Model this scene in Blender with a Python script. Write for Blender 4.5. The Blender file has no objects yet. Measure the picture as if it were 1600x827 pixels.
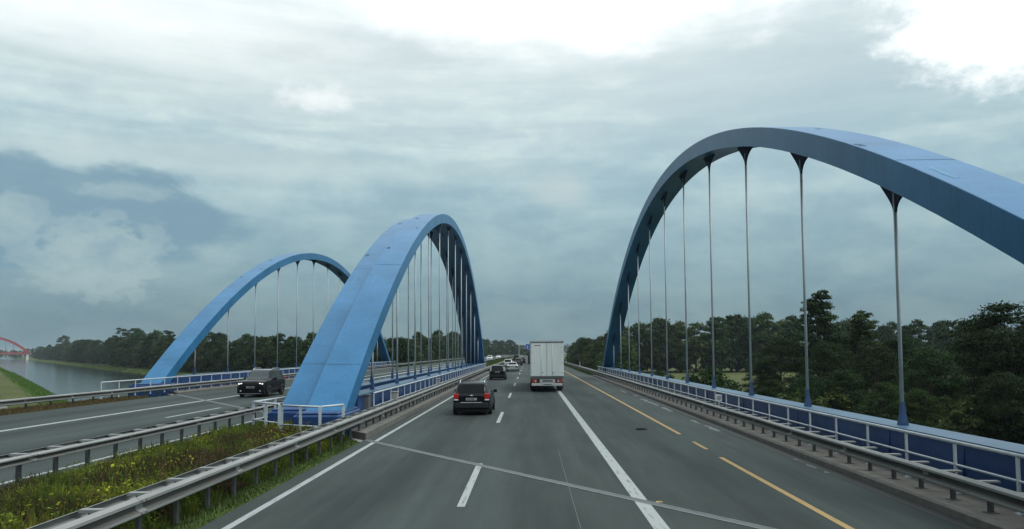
import bpy, math, random
import numpy as np
from mathutils import Vector, Matrix
random.seed(7); rng = np.random.default_rng(7)
PI = math.pi
scene = bpy.context.scene
col = scene.collection

# ------------------------------------------------------------------ helpers
class MB:
    """collects faces; build() links them as ONE mesh object"""
    def __init__(s): s.v = []; s.f = []; s.m = []; s.sm = []
    def add(s, vs, fs, m=0, smooth=False):
        b = len(s.v); s.v += [tuple(v) for v in vs]
        for f in fs: s.f.append([b+i for i in f]); s.m.append(m); s.sm.append(smooth)
    def box(s, x0, x1, y0, y1, z0, z1, m=0):
        vs = [(x, y, z) for z in (z0, z1) for y in (y0, y1) for x in (x0, x1)]
        s.add(vs, [(0,2,3,1),(4,5,7,6),(0,1,5,4),(2,6,7,3),(0,4,6,2),(1,3,7,5)], m)
    def bbox(s, x0, x1, y0, y1, z0, z1, b=.02, m=0):
        """box with chamfered vertical and top edges"""
        def ring(d, z): return [(x0+d+b,y0+d,z),(x1-d-b,y0+d,z),(x1-d,y0+d+b,z),(x1-d,y1-d-b,z),(x1-d-b,y1-d,z),(x0+d+b,y1-d,z),(x0+d,y1-d-b,z),(x0+d,y0+d+b,z)]
        s.loft([ring(b,z0), ring(0,z0+b), ring(0,z1-b), ring(b,z1)], m, caps=True)
    def loft(s, rings, m=0, caps=False, closed=True, smooth=False):
        n = len(rings[0]); vs = [p for r in rings for p in r]; fs = []
        for i in range(len(rings)-1):
            for j in range(n if closed else n-1):
                k = (j+1) % n
                fs.append((i*n+j, i*n+k, (i+1)*n+k, (i+1)*n+j))
        s.add(vs, fs, m, smooth)
        if caps:
            b = len(s.v)-len(vs)
            s.f.append([b+j for j in range(n)][::-1]); s.m.append(m); s.sm.append(False)
            s.f.append([b+(len(rings)-1)*n+j for j in range(n)]); s.m.append(m); s.sm.append(False)
    def tube(s, p0, p1, r0, r1=None, n=8, m=0, caps=True):
        r1 = r0 if r1 is None else r1
        p0 = Vector(p0); p1 = Vector(p1); d = (p1-p0).normalized()
        a = d.orthogonal().normalized(); b = d.cross(a)
        s.loft([[p + (a*math.cos(t)+b*math.sin(t))*r for t in [2*PI*i/n for i in range(n)]] for p, r in ((p0,r0),(p1,r1))], m, caps, smooth=True)
    def path(s, pts, rad, n=7, m=0):
        rings = []
        for i, p in enumerate(pts):
            p = Vector(p); q = Vector(pts[min(i+1,len(pts)-1)]); o = Vector(pts[max(i-1,0)])
            d = (q-o).normalized(); a = d.orthogonal().normalized() if abs(d.z) < .9 else Vector((1,0,0)).cross(d).normalized()
            b = d.cross(a); r = rad[i] if hasattr(rad,'__len__') else rad
            rings.append([p+(a*math.cos(t)+b*math.sin(t))*r for t in [2*PI*k/n for k in range(n)]])
        s.loft(rings, m, True, smooth=True)
    def quad(s, a, b, c, d, m=0): s.add([a,b,c,d], [(0,1,2,3)], m)
    def build(s, name, mats, parent=None, loc=None):
        me = bpy.data.meshes.new(name); me.from_pydata(s.v, [], s.f)
        mats = mats if isinstance(mats, (list, tuple)) else [mats]
        for mt in mats: me.materials.append(mt)
        me.polygons.foreach_set('material_index', s.m); me.polygons.foreach_set('use_smooth', s.sm)
        me.update()
        o = bpy.data.objects.new(name, me); col.objects.link(o)
        if parent: o.parent = parent
        if loc is not None: o.location = loc
        return o

def np_mesh(name, V, F, mats, parent=None, smooth=False):
    me = bpy.data.meshes.new(name); V = np.asarray(V, np.float32); F = np.asarray(F, np.int32); k = F.shape[1]
    me.vertices.add(len(V)); me.vertices.foreach_set('co', V.ravel())
    me.loops.add(F.size); me.loops.foreach_set('vertex_index', F.ravel())
    me.polygons.add(len(F)); me.polygons.foreach_set('loop_start', np.arange(0, F.size, k, dtype=np.int32))
    if smooth: me.polygons.foreach_set('use_smooth', np.ones(len(F), bool))
    me.update(calc_edges=True); me.validate()
    for mt in (mats if isinstance(mats,(list,tuple)) else [mats]): me.materials.append(mt)
    o = bpy.data.objects.new(name, me); col.objects.link(o)
    if parent: o.parent = parent
    return o
def empty(name, loc=(0,0,0), rz=0):
    o = bpy.data.objects.new(name, None); o.location = loc; o.rotation_euler[2] = rz; o.empty_display_size = .3
    col.objects.link(o); return o
def tag(o, label, cat, group=None):
    assert 4 <= len(label.split()) <= 16, label
    o['label'] = label; o['category'] = cat
    if group: o['group'] = group
    return o
def setting(o, kind='structure'): o['kind'] = kind; return o
def dup(o, parent=None):
    c = o.copy(); col.objects.link(c); c.parent = parent
    for ch in list(o.children): dup(ch, c)
    return c

# ------------------------------------------------------------------ materials
def nodes(m): m.use_nodes = True; return m.node_tree.nodes, m.node_tree.links
def mat(name, c, rough=.6, metal=0., var=0., ramp=(.3,.7), scale=2., detail=5., bump=0., stretch=(1,1,1), c2=None, spec=.5, bscale=None, coat=0.):
    m = bpy.data.materials.new(name); N, L = nodes(m); b = N['Principled BSDF']
    b.inputs['Base Color'].default_value = (*c, 1); b.inputs['Roughness'].default_value = rough
    b.inputs['Metallic'].default_value = metal; b.inputs['Specular IOR Level'].default_value = spec
    if coat: b.inputs['Coat Weight'].default_value = coat; b.inputs['Coat Roughness'].default_value = .06
    if var or bump or c2:
        tc = N.new('ShaderNodeTexCoord'); mp = N.new('ShaderNodeMapping'); mp.inputs['Scale'].default_value = stretch
        L.new(tc.outputs['Object'], mp.inputs[0])
        nz = N.new('ShaderNodeTexNoise'); nz.inputs['Scale'].default_value = scale; nz.inputs['Detail'].default_value = detail; nz.inputs['Roughness'].default_value = .62
        L.new(mp.outputs[0], nz.inputs['Vector'])
        if var or c2:
            r = N.new('ShaderNodeValToRGB'); r.color_ramp.elements[0].position = ramp[0]; r.color_ramp.elements[1].position = ramp[1]
            a = c2 if c2 else tuple(x*(1-var) for x in c); d = c if c2 else tuple(min(1,x*(1+var)) for x in c)
            r.color_ramp.elements[0].color = (*a,1); r.color_ramp.elements[1].color = (*d,1)
            L.new(nz.outputs['Fac'], r.inputs[0]); L.new(r.outputs[0], b.inputs['Base Color'])
        if bump:
            n2 = N.new('ShaderNodeTexNoise'); n2.inputs['Scale'].default_value = bscale or scale*4; n2.inputs['Detail'].default_value = 4
            L.new(mp.outputs[0], n2.inputs['Vector'])
            bp = N.new('ShaderNodeBump'); bp.inputs['Strength'].default_value = bump; bp.inputs['Distance'].default_value = .05
            L.new(n2.outputs['Fac'], bp.inputs['Height']); L.new(bp.outputs[0], b.inputs['Normal'])
    return m
def leaf_mat(name, stops, transl=.25, rough=.6, drift=0):
    m = bpy.data.materials.new(name); N, L = nodes(m); b = N['Principled BSDF']; out = N['Material Output']
    g = N.new('ShaderNodeNewGeometry'); r = N.new('ShaderNodeValToRGB'); e = r.color_ramp.elements
    e[0].position = stops[0][0]; e[0].color = (*stops[0][1],1); e[1].position = stops[-1][0]; e[1].color = (*stops[-1][1],1)
    for p, c in stops[1:-1]: x = e.new(p); x.color = (*c,1)
    if drift:
        tc = N.new('ShaderNodeTexCoord'); nz = N.new('ShaderNodeTexNoise'); nz.inputs['Scale'].default_value = drift; nz.inputs['Detail'].default_value = 3; L.new(tc.outputs['Object'], nz.inputs['Vector'])
        q = N.new('ShaderNodeMapRange'); q.inputs['From Min'].default_value = .36; q.inputs['From Max'].default_value = .64; q.inputs['To Max'].default_value = .68; L.new(nz.outputs['Fac'], q.inputs[0])
        ma = N.new('ShaderNodeMath'); ma.operation = 'MULTIPLY_ADD'; ma.inputs[1].default_value = .32; L.new(g.outputs['Random Per Island'], ma.inputs[0]); L.new(q.outputs[0], ma.inputs[2]); L.new(ma.outputs[0], r.inputs[0])
    else: L.new(g.outputs['Random Per Island'], r.inputs[0])
    oi = N.new('ShaderNodeObjectInfo'); hs = N.new('ShaderNodeHueSaturation')
    mr = N.new('ShaderNodeMapRange'); mr.inputs['To Min'].default_value = .65; mr.inputs['To Max'].default_value = 1.5
    hu = N.new('ShaderNodeMapRange'); hu.inputs['To Min'].default_value = .525; hu.inputs['To Max'].default_value = .475; wn = N.new('ShaderNodeMath'); wn.operation = 'PINGPONG'; wn.inputs[1].default_value = .13; L.new(oi.outputs['Random'], wn.inputs[0]); w2 = N.new('ShaderNodeMath'); w2.operation = 'DIVIDE'; w2.inputs[1].default_value = .13; L.new(wn.outputs[0], w2.inputs[0]); L.new(w2.outputs[0], hu.inputs[0]); L.new(hu.outputs[0], hs.inputs['Hue'])
    L.new(oi.outputs['Random'], mr.inputs[0]); L.new(mr.outputs[0], hs.inputs['Value']); L.new(r.outputs[0], hs.inputs['Color'])
    L.new(hs.outputs[0], b.inputs['Base Color']); b.inputs['Roughness'].default_value = rough; b.inputs['Specular IOR Level'].default_value = .1
    t = N.new('ShaderNodeBsdfTranslucent'); L.new(hs.outputs[0], t.inputs['Color'])
    mx = N.new('ShaderNodeMixShader'); mx.inputs[0].default_value = transl
    L.new(b.outputs[0], mx.inputs[1]); L.new(t.outputs[0], mx.inputs[2]); L.new(mx.outputs[0], out.inputs['Surface'])
    return m
def emit_mat(name, c, s):
    m = mat(name, c, .2); b = m.node_tree.nodes['Principled BSDF']
    b.inputs['Emission Color'].default_value = (*c,1); b.inputs['Emission Strength'].default_value = s
    return m

M = {}
def paint(name, c, grime=.55, rough=.38, spec=.22):
    """steel paint with faint rain streaks, dirt patches and a little fading"""
    m = bpy.data.materials.new(name); N, L = nodes(m); b = N['Principled BSDF']; b.inputs['Roughness'].default_value = rough; b.inputs['Specular IOR Level'].default_value = spec
    tc = N.new('ShaderNodeTexCoord')
    def noise(scale, st, det=5):
        mp = N.new('ShaderNodeMapping'); mp.inputs['Scale'].default_value = st; L.new(tc.outputs['Object'], mp.inputs[0])
        n = N.new('ShaderNodeTexNoise'); n.inputs['Scale'].default_value = scale; n.inputs['Detail'].default_value = det; n.inputs['Roughness'].default_value = .65
        L.new(mp.outputs[0], n.inputs['Vector']); return n.outputs['Fac']
    def ramp(f, p0, c0, p1, c1):
        r = N.new('ShaderNodeValToRGB'); r.color_ramp.elements[0].position = p0; r.color_ramp.elements[1].position = p1
        r.color_ramp.elements[0].color = (*c0,1); r.color_ramp.elements[1].color = (*c1,1); L.new(f, r.inputs[0]); return r.outputs[0]
    base = ramp(noise(.35,(1,1,1)), .3, tuple(x*.78 for x in c), .72, tuple(min(1,x*1.12+.012) for x in c))
    streak = ramp(noise(1.0,(9,9,.5)), .28, (grime,)*3, .5, (1,1,1))
    spots = ramp(noise(1.3,(1,1,1),8), .22, (.55,.52,.5), .36, (1,1,1))
    for f in (streak, spots):
        mx = N.new('ShaderNodeMix'); mx.data_type = 'RGBA'; mx.blend_type = 'MULTIPLY'; mx.inputs[0].default_value = .6
        L.new(base, mx.inputs[6]); L.new(f, mx.inputs[7]); base = mx.outputs[2]
    L.new(base, b.inputs['Base Color'])
    return m
M['arch'] = paint('blue_steel_paint', (.024,.165,.345), .62)
M['girder'] = paint('deep_blue_steel_paint', (.016,.058,.18), .7)
M['bridge_grey_blue'] = paint('grey_blue_steel_paint', (.07,.14,.22), .7)
M['touch_up'] = paint('touch_up_blue_paint', (.035,.205,.385), .7)
M['sleeve'] = paint('sleeve_steel_paint', (.04,.085,.19), .8)
M['seam'] = mat('weld_seam_dirt', (.035,.10,.17), .8, var=.3, scale=4)
M['hanger'] = mat('galvanised_hanger', (.46,.52,.54), .5, .1, var=.15, scale=1.2)
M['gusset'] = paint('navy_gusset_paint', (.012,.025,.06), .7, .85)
M['galv'] = mat('galvanised_steel', (.25,.26,.25), .6, .1, var=.25, scale=1.4, stretch=(1,.35,3), detail=7)
M['galv_fold_shade'] = mat('guard_rail_fold_shade', (.085,.085,.075), .8, 0, var=.35, scale=2, stretch=(1,.3,2))  # darker grey paints the shade in the rail fold; bolts use it too
M['galv_dark'] = mat('weathered_galvanised_post', (.075,.08,.08), .6, .1, var=.3, scale=6)
M['rail'] = mat('white_rail_paint', (.54,.60,.63), .4, .0, var=.13, scale=3)
M['concrete'] = mat('walkway_concrete', (.145,.14,.122), .9, var=.28, scale=3.5, detail=8, bump=.25, bscale=30)
M['concrete_pale'] = mat('abutment_concrete', (.3,.29,.27), .9, var=.2, scale=1.5, detail=8)
M['white'] = mat('road_marking_white', (.34,.37,.36), .75, c2=(.09,.105,.10), ramp=(.30,.46), scale=4, detail=10, stretch=(3.2,.35,1))
M['yellow'] = mat('road_marking_yellow', (.38,.25,.085), .7, c2=(.12,.09,.045), ramp=(.30,.44), scale=4, detail=10, stretch=(3.2,.4,1))
M['patch_pale'] = mat('worn_paint_patch', (.13,.15,.145), .85, var=.5, scale=7, detail=8)
M['tar'] = mat('tar_seam', (.022,.024,.025), .5)
M['joint'] = mat('steel_joint_strip', (.15,.17,.168), .5, .2, var=.4, scale=4)
M['tyre'] = mat('tyre_rubber', (.014,.014,.015), .8)
M['rim'] = mat('alloy_rim', (.35,.36,.37), .35, .8)
M['glass'] = mat('tinted_car_glass', (.006,.008,.009), .08, 0, spec=.14)
M['windscreen'] = mat('windscreen_glass', (.045,.06,.065), .06, 0, spec=.6)
M['trim'] = mat('black_plastic_trim', (.012,.012,.013), .55)
M['chrome'] = mat('chrome_trim', (.7,.71,.72), .18, .9)
M['black_paint'] = mat('black_car_paint', (.006,.006,.009), .3, .0, coat=.12, spec=.2)
M['dark_paint'] = mat('anthracite_car_paint', (.035,.04,.045), .25, .2, coat=.6)
M['silver_paint'] = mat('silver_car_paint', (.42,.45,.45), .3, .4, coat=.4)
M['maroon_paint'] = mat('dark_red_car_paint', (.10,.018,.02), .28, .1, coat=.5)
M['white_paint'] = mat('white_car_paint', (.7,.71,.7), .3, coat=.3)
M['red_lens'] = mat('red_tail_lens', (.42,.012,.015), .2, coat=.5)
M['red_lens'].node_tree.nodes['Principled BSDF'].inputs['Emission Color'].default_value = (1,.03,.03,1)
M['red_lens'].node_tree.nodes['Principled BSDF'].inputs['Emission Strength'].default_value = .03
M['red_dull'] = mat('dull_red_lens', (.33,.045,.04), .3)
M['clear_lens'] = mat('clear_lens', (.62,.6,.6), .2)
M['headlight'] = emit_mat('lit_headlight', (1,1,.97), 1.3)
M['plate'] = mat('number_plate_white', (.42,.43,.43), .5)
M['plate_dark'] = mat('number_plate_lettering', (.05,.05,.055), .6)
M['truck_white'] = mat('truck_box_white', (.74,.79,.76), .5, var=.07, scale=.8, detail=8, stretch=(1,1,.3))
M['truck_grey'] = mat('truck_seal_grey', (.10,.11,.11), .6)
M['truck_bumper'] = mat('truck_bumper_white', (.5,.51,.5), .5, var=.1, scale=3)
M['cab_blue'] = mat('truck_cab_dark', (.03,.04,.06), .35)
M['sign_blue'] = mat('sign_blue', (.02,.10,.40), .5)
M['sign_white'] = mat('sign_white', (.72,.74,.74), .5)
M['gantry'] = mat('gantry_grey', (.42,.45,.46), .5, .2)
M['red_bridge'] = mat('red_bridge_paint', (.34,.045,.05), .5, var=.12, scale=.1)
M['box_grey'] = mat('cabinet_grey', (.10,.11,.11), .7, var=.2, scale=6)
M['box_pale'] = mat('cabinet_pale', (.34,.34,.30), .7, var=.2, scale=6)
M['bark'] = mat('bark', (.055,.045,.035), .9, var=.4, scale=6, stretch=(1,1,.3))
M['roof_tile'] = mat('grey_roof', (.10,.10,.11), .8)
M['house_wall'] = mat('pale_render', (.35,.34,.32), .9)

def grass_ground(name, a, b_, c, scale=.5):
    m = bpy.data.materials.new(name); N, L = nodes(m); b = N['Principled BSDF']; b.inputs['Roughness'].default_value = .95; b.inputs['Specular IOR Level'].default_value = .1
    tc = N.new('ShaderNodeTexCoord')
    n1 = N.new('ShaderNodeTexNoise'); n1.inputs['Scale'].default_value = scale*.12; n1.inputs['Detail'].default_value = 8
    n2 = N.new('ShaderNodeTexNoise'); n2.inputs['Scale'].default_value = scale*6; n2.inputs['Detail'].default_value = 6
    for n in (n1, n2): L.new(tc.outputs['Object'], n.inputs['Vector'])
    r = N.new('ShaderNodeValToRGB'); r.color_ramp.elements[0].position = .32; r.color_ramp.elements[1].position = .7
    r.color_ramp.elements[0].color = (*a,1); r.color_ramp.elements[1].color = (*c,1); x = r.color_ramp.elements.new(.5); x.color = (*b_,1)
    mx = N.new('ShaderNodeMath'); mx.operation = 'MULTIPLY_ADD'; mx.inputs[1].default_value = .5
    h = N.new('ShaderNodeMath'); h.operation = 'MULTIPLY'; h.inputs[1].default_value = .5
    L.new(n2.outputs['Fac'], mx.inputs[0]); L.new(n1.outputs['Fac'], h.inputs[0]); L.new(h.outputs[0], mx.inputs[2])
    L.new(mx.outputs[0], r.inputs[0]); L.new(r.outputs[0], b.inputs['Base Color'])
    bp = N.new('ShaderNodeBump'); bp.inputs['Strength'].default_value = .6; bp.inputs['Distance'].default_value = .2
    L.new(n2.outputs['Fac'], bp.inputs['Height']); L.new(bp.outputs[0], b.inputs['Normal'])
    return m
M['field'] = grass_ground('meadow_ground', (.06,.075,.028), (.085,.10,.036), (.13,.125,.055))
M['bank'] = grass_ground('bank_turf', (.04,.065,.018), (.065,.105,.026), (.10,.125,.035), 1.)
M['path'] = mat('gravel_path', (.17,.165,.145), .95, var=.25, scale=.8, detail=8)

def asphalt():
    m = bpy.data.materials.new('asphalt'); N, L = nodes(m); b = N['Principled BSDF']
    tc = N.new('ShaderNodeTexCoord')
    def noise(scale, stretch, detail=6, rough=.6):
        mp = N.new('ShaderNodeMapping'); mp.inputs['Scale'].default_value = stretch; L.new(tc.outputs['Object'], mp.inputs[0])
        n = N.new('ShaderNodeTexNoise'); n.inputs['Scale'].default_value = scale; n.inputs['Detail'].default_value = detail; n.inputs['Roughness'].default_value = rough
        L.new(mp.outputs[0], n.inputs['Vector']); return n.outputs['Fac']
    def mul(a, lo, hi, p0=.3, p1=.7):
        r = N.new('ShaderNodeMapRange'); r.inputs['From Min'].default_value = p0; r.inputs['From Max'].default_value = p1
        r.inputs['To Min'].default_value = lo; r.inputs['To Max'].default_value = hi; L.new(a, r.inputs[0]); return r.outputs[0]
    fs = [mul(noise(1.0,(.9,.03,1)), .68, 1.26), mul(noise(.25,(1,.35,1),8), .74, 1.2), mul(noise(60,(1,1,1),3,.7), .72, 1.3),
          mul(noise(2.2,(1.6,.12,1),8), .86, 1.1), mul(noise(.6,(1,.5,1),9,.75), .74, 1.0, .27, .4)]
    sx = N.new('ShaderNodeSeparateXYZ'); L.new(tc.outputs['Object'], sx.inputs[0])
    def wv(k, ph, lo, hi):                                           # polished wheel tracks and the oily strip between them, broken up by noise
        a = N.new('ShaderNodeMath'); a.operation = 'MULTIPLY_ADD'; a.inputs[1].default_value = 2*PI/k; a.inputs[2].default_value = ph; L.new(sx.outputs[0], a.inputs[0])
        nz = N.new('ShaderNodeMath'); nz.operation = 'MULTIPLY_ADD'; nz.inputs[1].default_value = 2.5; L.new(noise(.8,(.5,.05,1),4), nz.inputs[0]); L.new(a.outputs[0], nz.inputs[2])
        c = N.new('ShaderNodeMath'); c.operation = 'COSINE'; L.new(nz.outputs[0], c.inputs[0]); return mul(c.outputs[0], lo, hi, -1, 1)
    fs += [wv(3.72, 2*PI*3.35/3.72-1.25, 1.08, .87), wv(1.86, .6, .95, 1.05), mul(noise(.9,(1,1,1),10,.8), .70, 1.0, .24, .36)]
    cur = fs[0]
    for f in fs[1:]:
        k = N.new('ShaderNodeMath'); k.operation = 'MULTIPLY'; L.new(cur, k.inputs[0]); L.new(f, k.inputs[1]); cur = k.outputs[0]
    vm = N.new('ShaderNodeVectorMath'); vm.operation = 'SCALE'; vm.inputs[0].default_value = (.046,.060,.056); L.new(cur, vm.inputs['Scale'])
    L.new(vm.outputs[0], b.inputs['Base Color']); b.inputs['Roughness'].default_value = .8; b.inputs['Specular IOR Level'].default_value = .18
    bp = N.new('ShaderNodeBump'); bp.inputs['Strength'].default_value = .25; bp.inputs['Distance'].default_value = .01
    L.new(noise(90,(1,1,1),3), bp.inputs['Height']); L.new(bp.outputs[0], b.inputs['Normal'])
    return m
M['asphalt'] = asphalt()
def water():
    m = bpy.data.materials.new('canal_water'); N, L = nodes(m); b = N['Principled BSDF']
    b.inputs['Base Color'].default_value = (.012,.026,.026,1); b.inputs['Roughness'].default_value = .09; b.inputs['IOR'].default_value = 1.33
    tc = N.new('ShaderNodeTexCoord'); mp = N.new('ShaderNodeMapping'); mp.inputs['Rotation'].default_value = (0,0,.6); mp.inputs['Scale'].default_value = (.5,1.2,1)
    n = N.new('ShaderNodeTexNoise'); n.inputs['Scale'].default_value = .7; n.inputs['Detail'].default_value = 6; n.inputs['Roughness'].default_value = .6
    L.new(tc.outputs['Object'], mp.inputs[0]); L.new(mp.outputs[0], n.inputs['Vector'])
    bp = N.new('ShaderNodeBump'); bp.inputs['Strength'].default_value = .35; bp.inputs['Distance'].default_value = .12
    L.new(n.outputs['Fac'], bp.inputs['Height']); L.new(bp.outputs[0], b.inputs['Normal'])
    return m
M['water'] = water()

# ------------------------------------------------------------------ the lie of the land
# canal axis e, n across it; p = n.P is the distance across, q along
ex, ey, nx, ny = -.587, .810, .810, .587
def cp(q, p, z=0): return (q*ex+p*nx, q*ey+p*ny, z)
P0, P1 = 11.2, 62.6                        # the two expansion joints
def Yp(X, p): return (p-nx*X)/ny           # Y where the line X=const meets p
LZ = .25                                   # left carriageway lies a little higher

# terrain: one sheet, laid out along the canal so both shorelines are crisp
ps = [-2600,-1400,-800,-450,-250,-150,-100,-70,-50,-38,-28,-20,-14,-9,-6,-3,0,3,6,8,10,11.5,13,14.5,17,22,30,38,46,53,57,59.5,61,62.5,64.5,67,70,74,79,85,92,100,112,128,150,180,220,280,360,470,620,820,1100,1500,2100,3000]
qs = sorted(set([-2600,-1500,-900,-600,-400,-300,-220,-170]+list(range(-140,260,6))+list(range(260,700,22))+list(range(700,1500,60))+[1500,1700,2000,2500,3200,4200]))
def ground_z(p):
    k = [(-3000,-2.6),(-20,-2.9),(5.5,-3.0),(8,-3.6),(13,-6.0),(17,-8.2),(57,-8.2),(60.5,-6.0),(64,-4.7),(70,-4.2),(150,-4.3),(3000,-3.6)]
    for (a,za),(b,zb) in zip(k,k[1:]):
        if a <= p <= b: return za+(zb-za)*(p-a)/(b-a)
    return k[-1][1]
V = []
for q in qs:
    for p in ps:
        w = ground_z(p)
        if p < 6 or p > 70: w += .35*math.sin(q*.045+p*.03)*math.cos(p*.05)
        j = (.35*math.sin(q*.11)+.25*math.sin(q*.37+1)) if (9 < p < 16 or 58 < p < 66) else 0
        V.append(cp(q, p+j, w))
n = len(ps); F = [(i*n+j, i*n+j+1, (i+1)*n+j+1, (i+1)*n+j) for i in range(len(qs)-1) for j in range(n-1)]
F = [f[::-1] for f in F]
setting(np_mesh('ground', V, F, M['field'], smooth=True))
w = MB(); w.quad(cp(-2600,12.2,-6), cp(-2600,61.2,-6), cp(4200,61.2,-6), cp(4200,12.2,-6)); setting(w.build('canal_water', M['water']))
for nm, pa, pb in (('canal_bank', 6.2, 13.6), ('canal_bank', 60.2, 66.5)):
    b = MB(); vs = []
    qq = [-300]+list(range(-200,600,8))+list(range(600,1800,50))+[2500,4000]
    pp = [pa+(pb-pa)*i/6 for i in range(7)]
    for q in qq:
        for k_, p in enumerate(pp):
            vs.append(cp(q, p+.3*math.sin(q*.13+k_)*(k_ in (0,6)), ground_z(p)+.08+.06*math.sin(q*.7+p*2)))
    b.add(vs, [(i*7+j,(i+1)*7+j,(i+1)*7+j+1,i*7+j+1) for i in range(len(qq)-1) for j in range(6)], smooth=True)
    setting(b.build(nm, M['bank']))
b = MB(); vs = []
qq = list(range(-60,500,10))+list(range(500,2500,100))
for q in qq: vs += [cp(q, -1.2+.25*math.sin(q*.1), ground_z(0)+.42), cp(q, 2.4+.25*math.sin(q*.13+2), ground_z(2)+.42)]
b.add(vs, [(2*i+1,2*i,2*i+2,2*i+3)[::-1] for i in range(len(qq)-1)]); setting(b.build('path', M['path']))

# embankments carry the road up to the bridge and away from it
prof = [(-46,-4.6),(-38,-3.6),(-30,-.9),(-27.2,-.05),(-26,.1),(-24.2,.17),(-10.3,.15),(-9,.12),(-7.6,.06),(-6.2,-.01),(-5.7,-.05),(7.6,-.06),(8.6,-.04),(10.5,-.35),(18,-3.9),(26,-4.8)]
def bank_strip(Ya, Yb, ny_=70, pw=1.0):
    vs = []
    for i in range(ny_+1):
        t = (i/ny_)**pw
        for X, z in prof:
            ya, yb = Ya(X), Yb(X)
            k = .1*math.sin(i*1.7+X*2.1) if (X < -26.5 or X > 10) else 0
            vs.append((X, ya+(yb-ya)*t, z+k))
    n = len(prof); b = MB()
    b.add(vs, [(i*n+j, i*n+j+1, (i+1)*n+j+1, (i+1)*n+j) for i in range(ny_) for j in range(n-1)], smooth=True)
    # closing face towards the canal
    return setting(b.build('embankment', M['bank']))
bank_strip(lambda X: -60, lambda X: Yp(X, P0-.3))
bank_strip(lambda X: Yp(X, P1+.3), lambda X: 760, 90, 2.)

def strip(name, x0, x1, z, m, ya=None, yb=None, th=None, bend=None):
    """a sheet between two X lines; ya/yb are functions of X or numbers"""
    f = lambda a, X: a(X) if callable(a) else a
    b = MB()
    if th:
        r0 = [(x0, f(ya,x0)), (x1, f(ya,x1)), (x1, f(yb,x1)), (x0, f(yb,x0))]
        b.add([(x,y,z-th) for x,y in r0]+[(x,y,z) for x,y in r0], [(3,2,1,0),(4,5,6,7),(0,1,5,4),(1,2,6,5),(2,3,7,6),(3,0,4,7)])
    else:
        b.quad((x0,f(ya,x0),z),(x1,f(ya,x1),z),(x1,f(yb,x1),z),(x0,f(yb,x0),z))
    return b.build(name, m)
setting(strip('road', -5.82, 7.72, 0, M['asphalt'], -40, 740))
setting(strip('road', -24.35, -10.35, LZ, M['asphalt'], -40, 740))

# ------------------------------------------------------------------ road markings (sheets 4 mm up)
Z1 = .004
def mark(x0, x1, ya, yb, m=M['white'], z=Z1, name='lane_marking'): return setting(strip(name, x0, x1, z, m, ya, yb))
mark(-5.40,-5.24, -20, 700)
mark(2.12, 2.40, -20, 700)
k = 0
for Y in np.arange(-2.6, 660, 18.0): mark(-1.46,-1.30, Y, Y+5.9)
mark(5.40,5.54, -20, 22.4, M['yellow']); mark(5.43,5.55, 24.2, 26.2, M['yellow']); mark(5.44,5.58, 28.6, 700, M['yellow'])
mark(2.55,2.68, 15.8,15.95, M['yellow'])
mark(-19.6,-19.3, -20, 700, z=LZ+Z1)
for Y in np.arange(-20.3, 660, 18.0): mark(-16.1,-15.92, Y, Y+6, z=LZ+Z1)
mark(-11.6,-11.45, -20, 700, z=LZ+Z1)
# long seams and repair patches in the asphalt
mark(.865,.876, -20, 24, M['patch_pale'], .003, 'road_seam')
mark(-5.66,-5.52, 26.5, 200, M['tar'], .003, 'road_seam')
mark(7.45,7.7, 12, 97, M['tar'], .003, 'road_seam')
random.seed(3)
for Ya, Yb, xa, xb in ((29.5,32,7.05,7.3),(32.6,34.4,7.0,7.22),(39,42.5,7.05,7.32),(43,50,7.0,7.3),(52,54,7.1,7.35),(57,61,7.0,7.2),(19.5,22,7.35,7.45)):
    b = MB(); L_ = []; R_ = []
    for i in range(9):
        y = Ya+(Yb-Ya)*i/8; L_.append((xa+random.uniform(-.03,.1)+(.12 if i in (0,8) else 0), y, .0045)); R_.append((xb+random.uniform(-.06,.04)-(.1 if i in (0,8) else 0), y, .0045))
    b.add(L_+R_, [(i,9+i,10+i,i+1) for i in range(8)]); setting(b.build('road_patch', M['patch_pale']))

# expansion joints: two steel strips each, running along the skew
def joint(p, x0, x1, z, label):
    b = MB()
    for d in (-.1, .1):
        vs = [(X, Yp(X,p+d+s), z+h) for X in (x0,x1) for s, h in ((-.022,-.05),(.022,-.05),(.022,.009),(-.022,.009))]
        b.loft([vs[:4], vs[4:]], caps=True)
    b2 = MB(); b2.quad((x0,Yp(x0,p-.077),z+.005),(x1,Yp(x1,p-.077),z+.005),(x1,Yp(x1,p+.077),z+.005),(x0,Yp(x0,p+.077),z+.005))
    r = empty('expansion_joint', ((x0+x1)/2, Yp((x0+x1)/2,p), z)); o = b.build('steel_strip', M['joint'], r); o2 = b2.build('rubber_seal', M['truck_grey'], r)
    for q in (o,o2): q.matrix_parent_inverse = Matrix.Translation(-Vector(r.location))
    tag(r, label, 'expansion joint')
joint(P0, -5.75, 7.7, 0, 'steel expansion joint slanting across the right carriageway behind the black station wagon')
joint(P1, -5.75, 7.7, 0, 'thin expansion joint at the far end of the right bridge deck, beyond the white truck')
joint(P0, -24.3, -10.4, LZ, 'steel expansion joint crossing the left carriageway in front of the oncoming dark SUV')

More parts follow.
